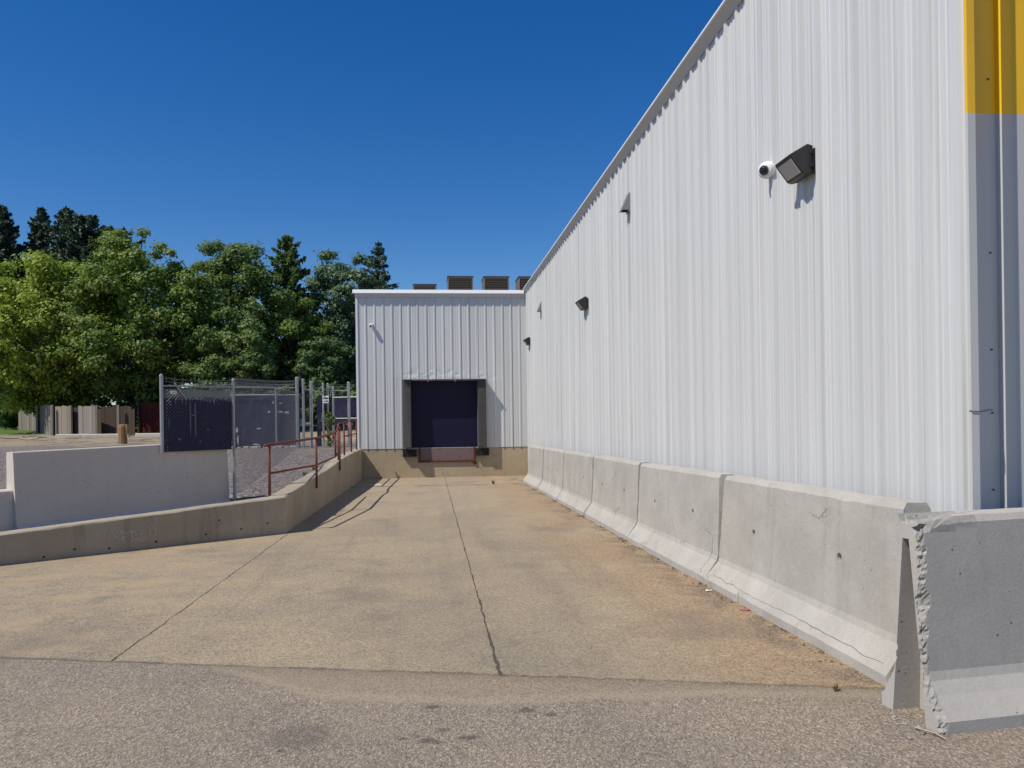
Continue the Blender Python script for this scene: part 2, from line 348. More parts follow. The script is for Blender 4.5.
def link(name, me, mat, parent=None, loc=None, smooth=False):
    o = bpy.data.objects.new(name, me); C.objects.link(o)
    if mat is not None and not me.materials: me.materials.append(mat)
    if smooth: me.polygons.foreach_set('use_smooth', [True] * len(me.polygons))
    if loc is not None: o.location = loc
    if parent is not None:
        o.parent = parent
        if loc is None: o.matrix_parent_inverse = Matrix.Translation(parent.location).inverted() if parent.rotation_euler.z == 0 else (Matrix.LocRotScale(parent.location, parent.rotation_euler, None)).inverted()
    return o
def tag(o, label=None, cat=None, group=None, kind=None):
    if label: o['label'] = label
    if cat: o['category'] = cat
    if group: o['group'] = group
    if kind: o['kind'] = kind
    return o
def thing(name, label, cat, loc=(0, 0, 0), rz=0., group=None):
    o = bpy.data.objects.new(name, None); C.objects.link(o); o.location = loc; o.rotation_euler = (0, 0, rz); o.empty_display_size = .2
    return tag(o, label, cat, group)
def copy_tree(o, parent=None):
    c = o.copy(); C.objects.link(c)
    if parent: c.parent = parent
    for ch in [q for q in list(C.objects) if q.parent == o]: copy_tree(ch, c)
    return c
def bevel(o, w=.01, seg=2):
    m = o.modifiers.new('b', 'BEVEL'); m.width = w; m.segments = seg; m.limit_method = 'ANGLE'; m.angle_limit = R(40); return o

# ------------------------------------------------------------------ terrain
def rampz(y): return -.0125 * max(0., y - 4.2)
def interp(x, pts):
    if x <= pts[0][0]: return pts[0][1]
    for (a, p), (b, q) in zip(pts, pts[1:]):
        if x <= b: return p + (q - p) * (x - a) / (b - a)
    return pts[-1][1]
def yardz(y): return interp(y, [(9, .0), (12.8, .05), (14.3, .29), (26, .69), (30, .75), (46, .95), (60, 1.3), (90, 1.5), (500, 1.6)])
def wall_line(x): return 12.4 + .811 * (x + 2.25)

rng = random.Random(4)
# asphalt: fine columns by the joint so that its broken edge is real
m = MB()
xs = [-300, -120, -60, -30, -14.0] + [-14 + .4 * i for i in range(1, 14)] + list(np.arange(-8.6, 3.161, .035)) + [3.17, 8, 20, 60, 300]
def aedge(x):
    if x < -8.6: return max(wall_line(x), 2.9)
    if x <= 3.165: return JA + JB * x + .06 * (mnoise.noise((x * 3.1, 1, 0))) + .03 * mnoise.noise((x * 17, 4, 0))
    return 26.
rows = [-300, -60, -15, -3, 0, 1.5, 2.5, 2.85]
cols = []
for x in xs:
    e = aedge(x); col = [(x, y, 0.) for y in rows]
    for k in range(1, 7):
        y = 2.85 + (e - 2.85) * k / 6; col.append((x, y, (rampz(y) if x < 3.165 else 0.) + .006 * (k > 4 and -8.6 <= x <= 3.165)))
    cols.append(col)
n = len(cols[0])
m.add([p for c in cols for p in c], [(i * n + j, (i + 1) * n + j, (i + 1) * n + j + 1, i * n + j + 1) for i in range(len(xs) - 1) for j in range(n - 1)])
tag(m.build('asphalt_yard', ASPH), kind='structure')
# ramp slab
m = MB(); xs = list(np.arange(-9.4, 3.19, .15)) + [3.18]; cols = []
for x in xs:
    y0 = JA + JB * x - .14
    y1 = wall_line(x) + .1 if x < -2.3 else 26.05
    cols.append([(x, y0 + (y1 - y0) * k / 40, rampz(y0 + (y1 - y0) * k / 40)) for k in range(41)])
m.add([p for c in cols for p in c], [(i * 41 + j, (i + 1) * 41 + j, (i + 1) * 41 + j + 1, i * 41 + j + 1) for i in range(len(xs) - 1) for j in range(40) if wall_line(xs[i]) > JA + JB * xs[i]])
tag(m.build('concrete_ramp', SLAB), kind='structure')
# yard ground out to the horizon
m = MB(); xs = [-500, -250, -140] + list(np.arange(-90, -9, 2.)) + list(np.arange(-9, -2.37, .3)) + [-2.37, -2.36, 10, 60, 250, 500]; cols = []
for x in xs:
    y0 = wall_line(x) + .2 if x <= -2.365 else 26.3
    y0 = max(y0, 3.2)
    ys = [y0 + (30 - y0) * k / 24 for k in range(25)] + [33, 36, 40, 44, 48, 52, 56, 60, 70, 90, 140, 260, 600]
    cols.append([(x, y, yardz(y) + (.05 * mnoise.noise((x * .4, y * .4, 2)) if y > y0 + .5 else -.02)) for y in ys])
n = len(cols[0])
m.add([p for c in cols for p in c], [(i * n + j, (i + 1) * n + j, (i + 1) * n + j + 1, i * n + j + 1) for i in range(len(xs) - 1) for j in range(n - 1)])
tag(m.build('yard_ground', YARD, smooth=True), kind='structure')

# ------------------------------------------------------------------ retaining wall
rw = thing('retaining_wall', 'low tan concrete retaining wall bent along the left of the loading ramp', 'wall', (-2.4, 12.5, 0))
T = [(-9.5, .12), (-5.15, .30), (-2.25, .455)]
st = []
for i in range(0, 73):
    x = -9.5 + (7.25) * i / 72; st.append(((x, wall_line(x)), (x - .176 - .104 * (i / 72) ** 6, wall_line(x) + .2175 - .084 * (i / 72) ** 6), interp(x, T)))
T2 = [(12.4, .455), (13.8, .49), (15.4, .53), (17.8, .57), (20, .65), (22, .69), (26, .71)]
for i in range(1, 137):
    y = 12.4 + 13.58 * i / 136; st.append(((-2.25, y), (-2.53, max(y, 12.533)), interp(y, T2)))
m = MB()
for k, ((ax, ay), (bx, by), z) in enumerate(st):
    j = lambda s, q: .006 * mnoise.noise((k * .7, s, q)) + .006 * mnoise.noise((k * .13, s + 9, q))
    big = max(0, mnoise.noise((k * .35, 7, 3)) - .25) * .05
    nx, ny = bx - ax, by - ay; L = math.hypot(nx, ny); nx /= L; ny /= L
    ch = .015 + big
    m.v += [(ax, ay, -.45), (ax + nx * j(5, 1), ay + ny * j(5, 1), z * .4), (ax + nx * j(1, 1), ay + ny * j(1, 1), z - ch + j(2, 2)), (ax + nx * ch, ay + ny * ch, z + j(3, 3)), (bx - nx * .015, by - ny * .015, z + j(4, 4)), (bx, by, z - .02), (bx, by, -.45)]
m.f += [(i * 7 + j, (i + 1) * 7 + j, (i + 1) * 7 + j + 1, i * 7 + j + 1) for i in range(len(st) - 1) for j in range(6)] + [(0, 1, 2, 3, 4, 5, 6), tuple((len(st) - 1) * 7 + j for j in range(6, -1, -1))]
m.build('concrete_wall', RETAIN, rw)
dv = Vector((-1, -.811, 0)).normalized(); nv = Vector((.63, -.777, 0))
def wpt(s, z, o=.006): return Vector((-2.25, 12.4, 0)) + dv * s + nv * o + Vector((0, 0, z))
G = [[(2.547, .097), (2.538, .159), (2.522, .223), (2.49, .171), (2.45, .097)], [(2.399, .202), (2.384, .124), (2.366, .058)], [(2.399, .202), (2.339, .16), (2.304, .118), (2.346, .108), (2.395, .102)],
     [(2.135, .126), (2.145, .095), (2.171, .075), (2.206, .072), (2.239, .088), (2.261, .116), (2.264, .15), (2.249, .178), (2.219, .193), (2.184, .191), (2.153, .171), (2.136, .14), (2.135, .126)],
     [(2.295, .182), (2.25, .177), (2.189, .14), (2.136, .114)], [(2.228, .124), (2.195, .109), (2.184, .072)], [(2.253, .098), (2.272, .035)],
     [(2.02, .095), (2.029, .203), (2.035, .287), (1.982, .21), (1.939, .158), (1.956, .118), (1.964, .082)], [(1.957, .321), (1.929, .276), (1.885, .268)]]
m = MB()
for s_ in G: m.tube([wpt(*p) for p in s_], .005, 5)
m.build('chalk_scrawl', CHALK, rw)
for (s_, z) in [(2.54, -.02), (1.94, -.004), (1.25, .02), (.72, .04), (.3, .08), (3.3, -.03), (1.05, .2), (2.95, .02)]:
    m = MB(); p = wpt(s_, z, -.004); m.tube([p, p + nv * .007], [.017, .014], 8); m.build('form_tie_hole', DARKIN, rw)

# handrail
hr = thing('handrail', 'rusty red pipe handrail rising along the ramp wall to the dock', 'handrail', (-2.3, 19, .5))
top = [(-2.56, 12.45, 1.245), (-2.52, 12.58, 1.256), (-2.36, 14.0, 1.272), (-2.205, 15.4, 1.292), (-2.21, 17, 1.315), (-2.22, 18.3, 1.337), (-2.23, 18.8, 1.365), (-2.24, 19.2, 1.43), (-2.26, 19.5, 1.49), (-2.31, 19.9, 1.53), (-2.36, 20.6, 1.555), (-2.37, 21.8, 1.585), (-2.37, 23.8, 1.635), (-2.37, 25.45, 1.66)]
MB().tube(top, .023, 8).build('top_rail', RAILM, hr, smooth=True)
MB().tube([(-2.52, 12.58, .81), (-2.205, 15.4, .775), (-2.22, 18.6, .79)], .019, 8).build('mid_rail', RAILM, hr, smooth=True)
MB().tube([(-2.37, 21.8, 1.2), (-2.37, 25.4, 1.22)], .019, 8).build('mid_rail', RAILM, hr, smooth=True)
for (x, y, z0, z1) in [(-2.52, 12.58, .40, 1.25), (-2.205, 15.4, .33, 1.29), (-2.222, 18.6, .79, 1.345), (-2.22, 19.4, .42, 1.47), (-2.315, 19.95, .62, 1.53), (-2.37, 21.8, .66, 1.585), (-2.37, 23.7, .68, 1.63), (-2.37, 25.4, .69, 1.66)]:
    MB().tube([(x, y, z0), (x, y, z1)], .023, 8).build('rail_post', RAILM, hr, smooth=True)

# ------------------------------------------------------------------ warehouse
XW, YE, XL, YC = 3.19, 26., -2.39, 4.315
wh = thing('warehouse', 'long white ribbed steel warehouse with a dock door at its inner corner', 'building', (3.2, 26.2, 0))
PITCH = .281
def rib_profile(L, s0, seed, amp=.026, edge=()):
    """list of (s, out) along a wall of length L"""
    r = random.Random(seed); P = []; s = s0 - PITCH; nr = 0
    while s < L:
        j = lambda a: r.uniform(-a, a)
        k = r.uniform(.75, 1.2); mn = amp * .2; s += r.uniform(-.004, .004); lap = nr % 3 == 0; nr += 1
        P += [(s, j(.0015)), (s + .055, .001 + j(.001)), (s + .060, mn), (s + .070, mn), (s + .075, .001 + j(.001)), (s + .125, j(.002)), (s + .130, mn), (s + .140, mn), (s + .145, .0015 + j(.001)), (s + .202, j(.0015)), (s + .213, amp * k), (s + .258, amp * k + j(.002)), (s + .266, .001)] + ([(s + .267, -.014), (s + .2755, -.014), (s + .2765, .001)] if lap else [])
        s += PITCH
    P = [p for p in P if 0 <= p[0] <= L]
    for e in (0., L) + tuple(edge):
        o = interp(e, P) if P[0][0] < e < P[-1][0] else 0.
        P = [p for p in P if abs(p[0] - e) > .004] + [(e, o)]
    return sorted(P)
def ribbed(name, org, d, out, L, zs, prof, mat, parent, hole=None, dent=None):
    d = Vector(d); out = Vector(out); org = Vector(org); m = MB(); n = len(zs)
    for (s, o) in prof:
        for z in zs:
            q = o + (dent(s, z) if dent else 0)
            m.v.append(tuple(org + d * s + out * q + Vector((0, 0, z))))
    for i in range(len(prof) - 1):
        for j in range(n - 1):
            if hole:
                (a, b, c, e) = hole; sm = (prof[i][0] + prof[i + 1][0]) / 2; zm = (zs[j] + zs[j + 1]) / 2
                if a < sm < b and c < zm < e: continue
            m.f.append((i * n + j, (i + 1) * n + j, (i + 1) * n + j + 1, i * n + j + 1))
    return m.build(name, mat, parent)
LL = YE - YC
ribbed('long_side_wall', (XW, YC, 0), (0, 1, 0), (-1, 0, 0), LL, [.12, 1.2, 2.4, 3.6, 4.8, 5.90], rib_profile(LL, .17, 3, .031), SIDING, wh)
W = XW - XL; D0, D1, DZ0, DZ1 = 1.74, 3.91, .705, 2.905
def dent(s, z):
    if not (1.3 < s < 4.6 and 2.9 < z < 3.6): return 0.
    a = math.exp(-((z - 3.08) / .2) ** 2) * (1 if s < 3.3 else .55)
    return -.014 * a * max(0, .25 + 1.6 * mnoise.noise((s * 5.3, z * 6.1, 1.7))) + .007 * a * mnoise.noise((s * 11, z * 13, 5))
zs = [.69, .705, 1.5, 2.3, 2.905] + [2.94 + .035 * i for i in range(20)] + [3.7, 4.2, 5., 5.80]
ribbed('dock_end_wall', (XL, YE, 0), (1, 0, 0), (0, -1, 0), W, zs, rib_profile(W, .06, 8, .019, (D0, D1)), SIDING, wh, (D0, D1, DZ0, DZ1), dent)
fd = (1., 0, 0); fo = (0, -1., 0)
FP = [(0, 0), (.045, 0), (.284, -.138), (.295, -.102), (.428, -.179), (.62, -.179), (.66, -.15), (.74, -.15), (.80, -.179)]
fp = list(FP)
for k in range(50): fp += [(.80 + .28 * k + q, o_) for q, o_ in ((.17, -.179), (.19, -.150), (.25, -.150), (.28, -.179))]
ribbed('front_wall', (XW - .038, YC, 0), fd, fo, 14, [.02, 2., 4., 5.90], fp, TWO, wh)
# corner trim: a flat cap folded back along both walls
m = MB(); c0 = Vector((XW - .038, YC, 0)); o2 = Vector((0, -1, 0)); fl_ = Vector((.866, .5, 0)); fn_ = Vector((.5, -.866, 0))
prof = [(XW - .040, YC + .02), (XW - .040, YC - .004), (XW + .008, YC - .004), (XW + .052, YC + .0215), (XW + .051, YC + .0255), (XW - .030, YC + .02)]
m.prism([Vector((x, y, .03)) for x, y in prof], (0, 0, 5.86)); m.build('corner_trim', TWO, wh)
# screws beside the trim
for (dy, zz) in [(.055, 3.62), (.05, 2.58), (.05, 2.0), (.05, 1.62), (.05, 1.16)]:
    MB().tube([(XW + .002, YC + dy, zz), (XW - .010, YC + dy, zz)], [.0085, .006], 6).build('screw', SCREWM, wh)
    p = c0 + Vector((.045, 0, 0)) + fl_ * .17 + Vector((0, 0, zz - .02)); MB().tube([p, p + fn_ * .010], [.007, .005], 6).build('screw', SCREWM, wh)
MB().tube([(XW - .010, YC + .05, 1.625), (XW - .043, YC + .01, 1.615), (XW - .043, YC - .008, 1.612), (XW + .010, YC - .008, 1.608), c0 + Vector((.045, 0, 0)) + fl_ * .16 + fn_ * .008 + Vector((0, 0, 1.62))], .0028, 5).build('tie_wire', SCREWM, wh)
# eaves: bright lip, sloping fascia
m = MB(); pr = [(3.075, 5.90), (3.10, 5.955), (3.30, 5.965), (3.30, 5.87), (3.10, 5.895)]
m.prism([(x, YC - .05, z) for x, z in pr], (0, YE - YC - .05, 0)); m.build('roof_edge_cap', TRIM, wh)
m = MB(); pr = [(3.095, 5.893), (3.172, 5.80), (3.18, 5.80), (3.18, 5.86), (3.11, 5.89)]
m.prism([(x, YC, z) for x, z in pr], (0, YE - YC - .12, 0)); m.build('fascia', FASCIA, wh)
m = MB(); pr = [(25.865, 5.765), (25.92, 5.885), (26.2, 5.90), (26.2, 5.80), (25.89, 5.755)]
m.prism([(XL - .10, y, z) for y, z in pr], (W + .02, 0, 0)); m.build('roof_edge_cap', TRIM, wh)
m = MB(); pr = [(25.89, 5.752), (25.955, 5.64), (25.966, 5.64), (25.966, 5.745)]
m.prism([(XL - .03, y, z) for y, z in pr], (W - .02, 0, 0)); m.build('fascia', FASCIA, wh)
MB().box((XL - .02, YE - .032, .69), (XL + .05, YE + .02, 5.64)).build('corner_trim', TRIM, wh)
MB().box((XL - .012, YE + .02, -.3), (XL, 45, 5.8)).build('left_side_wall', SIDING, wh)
m = MB(); m.box((XL + .01, YE + .2, 5.72), (20, 45, 5.79)); m.build('flat_roof', ROOFM, wh)
m = MB(); m.add([(XW + .11, YC + .1, 5.86), (XW + 13.5, YC + .2, 5.86), (XW + 13.5, 26.19, 5.86), (XW + .11, 26.19, 5.86)], [(0, 1, 2, 3)]); m.build('flat_roof', ROOFM, wh)
# foundation and apron, dock face
MB().box((XL + .005, YE + .012, -.6), (D0 + XL + .22, YE + .3, .69)).box((D0 + XL + .22, YE + .012, -.6), (D1 + XL - .08, YE + .3, .222)).box((D1 + XL - .08, YE + .012, -.6), (XW, YE + .3, .69)).build('dock_foundation', DOCKC, wh)
MB().box((XW + .003, YC + .1, -.6), (XW + .3, YE, .20)).build('side_foundation', DOCKC, wh)
dx0, dx1 = XL + D0, XL + D1
MB().box((dx0 - .02, YE + .075, .70), (dx1 + .02, YE + .12, 2.92)).build('dock_door', NAVY, wh)
m = MB(); m.box((dx0 - .012, YE - .03, .70), (dx0, YE + .075, 2.905)); m.box((dx1, YE - .03, .70), (dx1 + .012, YE + .075, 2.905)); m.box((dx0 - .012, YE - .035, 2.905), (dx1 + .012, YE + .075, 2.918)); m.build('door_frame', GREYM, wh)
# seal pads (the left one swells towards its foot)
m = MB(); m.add([(dx0 - .25, YE - .01, .72), (dx0 - .002, YE - .01, .72), (dx0 - .002, YE - .37, .72), (dx0 - .25, YE - .30, .72), (dx0 - .25, YE - .01, 2.93), (dx0 - .002, YE - .01, 2.93), (dx0 - .002, YE - .25, 2.93), (dx0 - .25, YE - .25, 2.93)], [(0, 3, 2, 1), (4, 5, 6, 7), (0, 1, 5, 4), (1, 2, 6, 5), (2, 3, 7, 6), (3, 0, 4, 7)])
bevel(m.build('dock_seal', PAD, wh), .02)
m = MB(); m.box((dx1 + .013, YE - .25, .72), (dx1 + .28, YE - .01, 2.93)); bevel(m.build('dock_seal', PAD, wh), .02)
for x in (dx0 - .30, dx1 - .10):
    m = MB()
    for k in range(7): m.box((x + .01 + k * .066, YE - .115, .42), (x + .062 + k * .066, YE + .01, .66))
    m.box((x, YE - .09, .45), (x + .48, YE + .005, .47)); m.box((x, YE - .09, .61), (x + .48, YE + .005, .63))
    m.build('dock_bumper', RUBBER, wh)
fx0, fx1 = dx0 + .22, dx1 - .08
MB().box((fx0 + .06, YE - .004, .27), (fx1 - .06, YE + .05, .695)).build('dock_leveller', LEVEL, wh)
m = MB(); m.box((fx0 - .0, YE - .045, .225), (fx0 + .06, YE + .05, .70)); m.box((fx1 - .06, YE - .045, .225), (fx1, YE + .05, .70)); m.box((fx0 + .06, YE - .045, .225), (fx1 - .06, YE + .05, .275)); m.build('leveller_frame', REDFR, wh)
MB().box((fx1 - .07, YE - .03, .13), (fx1 + .03, YE + .01, .22)).build('bracket', REDFR, wh)
for k in (.55, 1.45): MB().tube([(dx0 + k, YE - .05, 2.87), (dx0 + k, YE - .05, 2.91)], .02, 8).build('frame_bolt', TRIM, wh)

m = MB(); m.prism([(dx0 - .24, YE - .005, 2.935), (dx0 - .24, YE - .34, 2.925), (dx0 - .24, YE - .34, 2.945), (dx0 - .24, YE - .005, 2.96)], (dx1 - dx0 + .51, 0, 0)); m.build('door_canopy', GREYM, wh)
# rooftop louvre units
def roof_vent(x, y, w, ztop, label):
    t = thing('rooftop_vent', label, 'roof vent', (x + w / 2, y, 5.79), 0, 'louvred roof vents behind the eave')
    m = MB(); m.box((x, y + .05, 5.80), (x + w, y + 1.3, ztop)); m.build('housing', VENTF, t)
    m = MB(); f = .055
    m.box((x, y, 5.80), (x + f, y + .05, ztop)); m.box((x + w - f, y, 5.80), (x + w, y + .05, ztop)); m.box((x + f, y, ztop - .07), (x + w - f, y + .05, ztop)); m.build('vent_frame', VENTF, t)
    m = MB(); z = 5.85
    while z < ztop - .12:
        m.add([(x + f, y + .045, z + .07), (x + w - f, y + .045, z + .07), (x + w - f, y + .006, z), (x + f, y + .006, z), (x + f, y + .045, z + .062), (x + w - f, y + .045, z + .062)], [(0, 1, 2, 3), (3, 2, 5, 4)]); z += .075
    m.build('louvre', VENTD, t)
    MB().box((x - .02, y - .02, ztop), (x + w + .02, y + 1.32, ztop + .03)).build('cap', VENTD, t)
roof_vent(.78, 34, 1.1, 7.79, 'brown louvred roof vent second from the left, beside a lower one')
roof_vent(2.34, 34, 1.1, 7.79, 'brown louvred roof vent third from the left, fully visible')
roof_vent(3.86, 34, 1.1, 7.79, 'brown louvred roof vent half hidden by the long sloping roof edge')
roof_vent(-.78, 38, 1.1, 8.13, 'lowest roof vent, leftmost of the four square louvres')

# wall lights
def wall_light(y, z, label):
    t = thing('wall_light', label, 'light', (XW - .03, y, z), 0, 'dark wall pack lights on the long wall')
    P = [(0, 0.), (0, .225), (-.045, .24), (-.20, .15), (-.19, .128), (-.088, -.006), (-.05, -.014)]
    m = MB(); m.prism([(x, -.135, q) for x, q in P], (0, .29, 0)); bevel(link('housing', m.mesh('housing'), DARKM, t, (0, 0, 0)), .006)
    a, b = Vector((-.192, 0, .130)), Vector((-.090, 0, -.004)); nn = Vector((-.8, 0, -.6)) * .008
    m = MB(); q = (b - a) * .08
    m.prism([a + q + Vector((0, -.118, 0)), b - q + Vector((0, -.118, 0)), b - q + Vector((0, .118, 0)), a + q + Vector((0, .118, 0))], nn); link('lens', m.mesh('lens'), LENS, t, (0, 0, 0))
    m = MB().box((0, -.15, .0), (.03, -.11, .2)).box((0, -.11, .02), (.03, .12, .18)); link('mounting_plate', m.mesh('mounting_plate'), DARKM, t, (0, 0, 0))
    for hz_ in (.06, .17):
        m = MB(); m.tube([(-.012, -.135, hz_), (-.012, -.147, hz_)], .018, 8); link('hinge_knuckle', m.mesh('hinge_knuckle'), DARKM, t, (0, 0, 0))
    return t
l0 = wall_light(6.33, 3.60, 'dark wall pack light beside a round white camera, largest and nearest')
l1 = copy_tree(l0); l1.location = (XW - .03, 15.75, 3.82); l1['label'] = 'dark wall pack light halfway along the long white wall'
l2 = copy_tree(l0); l2.location = (XW - .03, 25.0, 3.98); l2['label'] = 'smallest dark wall light, at the inner corner near the dock wall'
# cameras
t = thing('security_camera', 'round white dome camera with black eye beside the nearest wall light', 'camera', (XW - .03, 7.02, 3.88))
m = MB(); ax = Vector((-.78, -.55, -.22)).normalized(); b0 = Vector((XW - .0, 7.02, 3.88))
m.tube([b0, b0 + Vector((-.045, 0, 0))], .075, 20); m.build('camera_base', WPLAST, t, smooth=False)
c1 = b0 + Vector((-.06, -.02, -.005))
MB().tube([c1 - ax * .06, c1 - ax * .04, c1, c1 + ax * .05, c1 + ax * .065], [.033, .066, .080, .074, .058], 20).build('camera_housing', WPLAST, t, smooth=True)
MB().tube([c1 + ax * .06, c1 + ax * .085, c1 + ax * .10, c1 + ax * .106], [.048, .041, .027, .006], 16).build('camera_eye', BLACKG, t, smooth=True)
t = thing('security_camera', 'small white bullet camera on the dock end wall at upper left', 'camera', (-1.88, YE - .03, 4.74))
b0 = Vector((-1.88, YE, 4.74)); MB().tube([b0, b0 + Vector((0, -.03, 0))], .05, 14).build('camera_base', WPLAST, t)
ax = Vector((-.25, -.9, -.3)).normalized(); c1 = b0 + Vector((0, -.03, .0))
MB().tube([c1, c1 + ax * .02, c1 + ax * .15, c1 + ax * .16], [.03, .058, .062, .05], 14).build('camera_housing', WPLAST, t, smooth=True)
MB().tube([c1 + ax * .155, c1 + ax * .17], [.040, .03], 12).build('camera_eye', BLACKG, t)
# hooded vents
def hood(y, z, label):
    t = thing('hood_vent', label, 'vent', (XW - .028, y, z), 0, 'small hooded vents on the long wall')
    w = .09
    P = [(0, -w, .26), (-.006, -w, .26), (-.115, -w, .0), (-.105, -w, 0), (0, -w, .24)]
    m = MB()
    for yy in (-w, w - .004): m.prism([(0, yy, .25), (-.115, yy, 0), (0, yy, 0)], (0, .004, 0))
    m.prism([(0, -w, .262), (-.121, -w, -.012), (-.112, -w, -.012), (0, -w, .245)], (0, 2 * w, 0)); link('hood', m.mesh('hood'), GREYM, t, (0, 0, 0))
    m = MB().box((-.10, -w + .01, .012), (0, w - .01, .03)); link('dark_underside', m.mesh('dark_underside'), DARKIN, t, (0, 0, 0))  # near-black slab makes the hood's underside dark
    m = MB().box((0, -w - .01, -.03), (.03, w + .01, .27)); link('back_plate', m.mesh('back_plate'), GREYM, t, (0, 0, 0))
    return t
h0 = hood(12.3, 4.90, 'small grey hooded vent high on the wall between two lights')
h1 = copy_tree(h0); h1.location = (XW - .028, 22.3, 4.68); h1['label'] = 'tiny hooded vent on the long wall near the dock corner, above the smallest light'

# ------------------------------------------------------------------ concrete barriers
PROF = [(-.27, 0), (-.27, .065), (-.20, .16), (-.145, .225), (-.13, .27), (-.115, .5), (-.10, .78), (-.087, 1.03), (-.062, 1.07), (.062, 1.07), (.087, 1.03), (.115, .5), (.13, .27), (.145, .225), (.27, .065), (.27, 0)]
def barrier_mesh(name, L, prof, seed, chip=.012, chip_left=None, holes=(), slot=False, lean=0.):
    """lofted barrier along local X, ends worn; holes and end slot cut for real"""
    P = []
    for (a, b), (c, d) in zip(prof, prof[1:]):
        k = max(1, int(math.hypot(c - a, d - b) / (.016 if chip_left else .05)))
        P += [(a + (c - a) * i / k, b + (d - b) * i / k) for i in range(k)]
    P.append(prof[-1])
    e = [0, .006, .012, .02, .03, .042, .056, .072, .09, .12, .16, .22] if chip_left else [0, .012, .03, .055, .09, .14, .22]
    broken = set()
    S = e + list(np.linspace(.35, L - .35, int(L / .15))) + [L - q for q in e[::-1]]
    m = MB(); n = len(P)
    for s in S:
        for (y, z) in P:
            x = s - L / 2 + lean * (z - .5) * (1 if s > L / 2 else -1) * (abs(s - L / 2) / (L / 2))
            dl, dr = s, L - s
            cl = chip_left or chip
            fx = 0
            q = .55 * abs(mnoise.noise((seed + y * 9, z * 9, 1))) + .6 * abs(mnoise.noise((seed + y * 25, z * 25, 2 + s * 8))) + .4 * abs(mnoise.noise((seed + y * 60, z * 60, 2 + s * 50)))
            if dl < .1 and not chip_left: fx = cl * q * (1 - dl / .1)
            if chip_left:
                c_ = (.030 + .060 * max(0, mnoise.noise((seed, z * 7, 3))) + .022 * mnoise.noise((seed, z * 24, 9)) + .010 * mnoise.noise((seed, z * 70, 2))) * (1 if y < 0 else .35)
                rr = .013 * mnoise.noise((s * 90, z * 90, y * 60)) + .010 * mnoise.noise((s * 230, z * 210, 4))
                if dl < c_ and abs(y) > .02 and z < 1.06:
                    y -= math.copysign((c_ - dl) * .75 + rr, y)
                    if y < 0: broken.add(len(m.v))
                if z > 1.0:
                    c2 = .20 * max(0, 1 - (dl / (.34 + .25 * mnoise.noise((dl * 6, y * 9, 2)))))
                    if y < .06 and c2 > 0: z -= c2 * .22 + rr; broken.add(len(m.v))
            if dr < .1: fx = -chip * abs(mnoise.noise((seed + y * 9, z * 9, 7))) * (1 - dr / .1) * 1.5
            w = 0 if chip_left else .003 * mnoise.noise((s * 2.2 + seed, y * 3, z * 3))
            if z > 1.0: z += .006 * mnoise.noise((s * 4 + seed, y * 8, 3)) - max(0, mnoise.noise((s * 3.3 + seed, 5, y * 5)) - .35) * .05 * (abs(y) > .05)
            if z < .07 and abs(y) > .2: y -= math.copysign(max(0, mnoise.noise((s * 4 + seed, 9, 1)) - .15) * .05, y)
            m.v.append((x + fx, y + w, z))
    m.f += [(i * n + j, (i + 1) * n + j, (i + 1) * n + (j + 1) % n, i * n + (j + 1) % n) for i in range(len(S) - 1) for j in range(n)]
    m.f += [tuple(range(n))[::-1], tuple((len(S) - 1) * n + j for j in range(n))]
    o = m.build(name, BARR)
    if broken:
        o.data.materials.append(CHIP)
        for p in o.data.polygons:
            if len(p.vertices) == 4 and sum(v in broken for v in p.vertices) >= 2: p.material_index = 1
    cut = MB()
    for (hx, hz) in holes:
        cut.tube([(hx, .20, hz + .03), (hx, .112, hz + .006), (hx, .03, hz - .02)], [.052, .034, .024], 12)
    if slot:
        x0 = -L / 2 - .3; x1 = -L / 2 + .17; cz = .0
        cut.add([(x0, -.135, -.1), (x1, -.125, -.1), (x1, .135, -.1), (x0, .145, -.1), (x0, -.012, .95), (x1 - .05, -.010, .95), (x1 - .05, .035, .95), (x0, .037, .95)], [(0, 3, 2, 1), (4, 5, 6, 7), (0, 1, 5, 4), (1, 2, 6, 5), (2, 3, 7, 6), (3, 0, 4, 7)])
    if cut.v:
        co = cut.build('cutter', BARR)
        md = o.modifiers.new('cut', 'BOOLEAN'); md.object = co; md.operation = 'DIFFERENCE'; md.solver = 'EXACT'
        bpy.context.view_layer.update()
        me = bpy.data.meshes.new_from_object(o.evaluated_get(bpy.context.evaluated_depsgraph_get()))
        o.modifiers.clear(); o.data = me
        bpy.data.objects.remove(co, do_unlink=True)
    return o
GRP = 'concrete barriers lined up along the long wall'
BL = ['concrete barrier nearest the camera in the wall-side row, with two dark lifting holes', 'second barrier from the near end of the wall-side row', 'third barrier from the near end of the row, cracked along its top',
      'fourth barrier from the near end of the wall-side row, third from the dock', 'fifth barrier of the wall-side row, next to last before the dock', 'farthest barrier of the row, smallest, closest to the loading dock']
LB = 3.0652
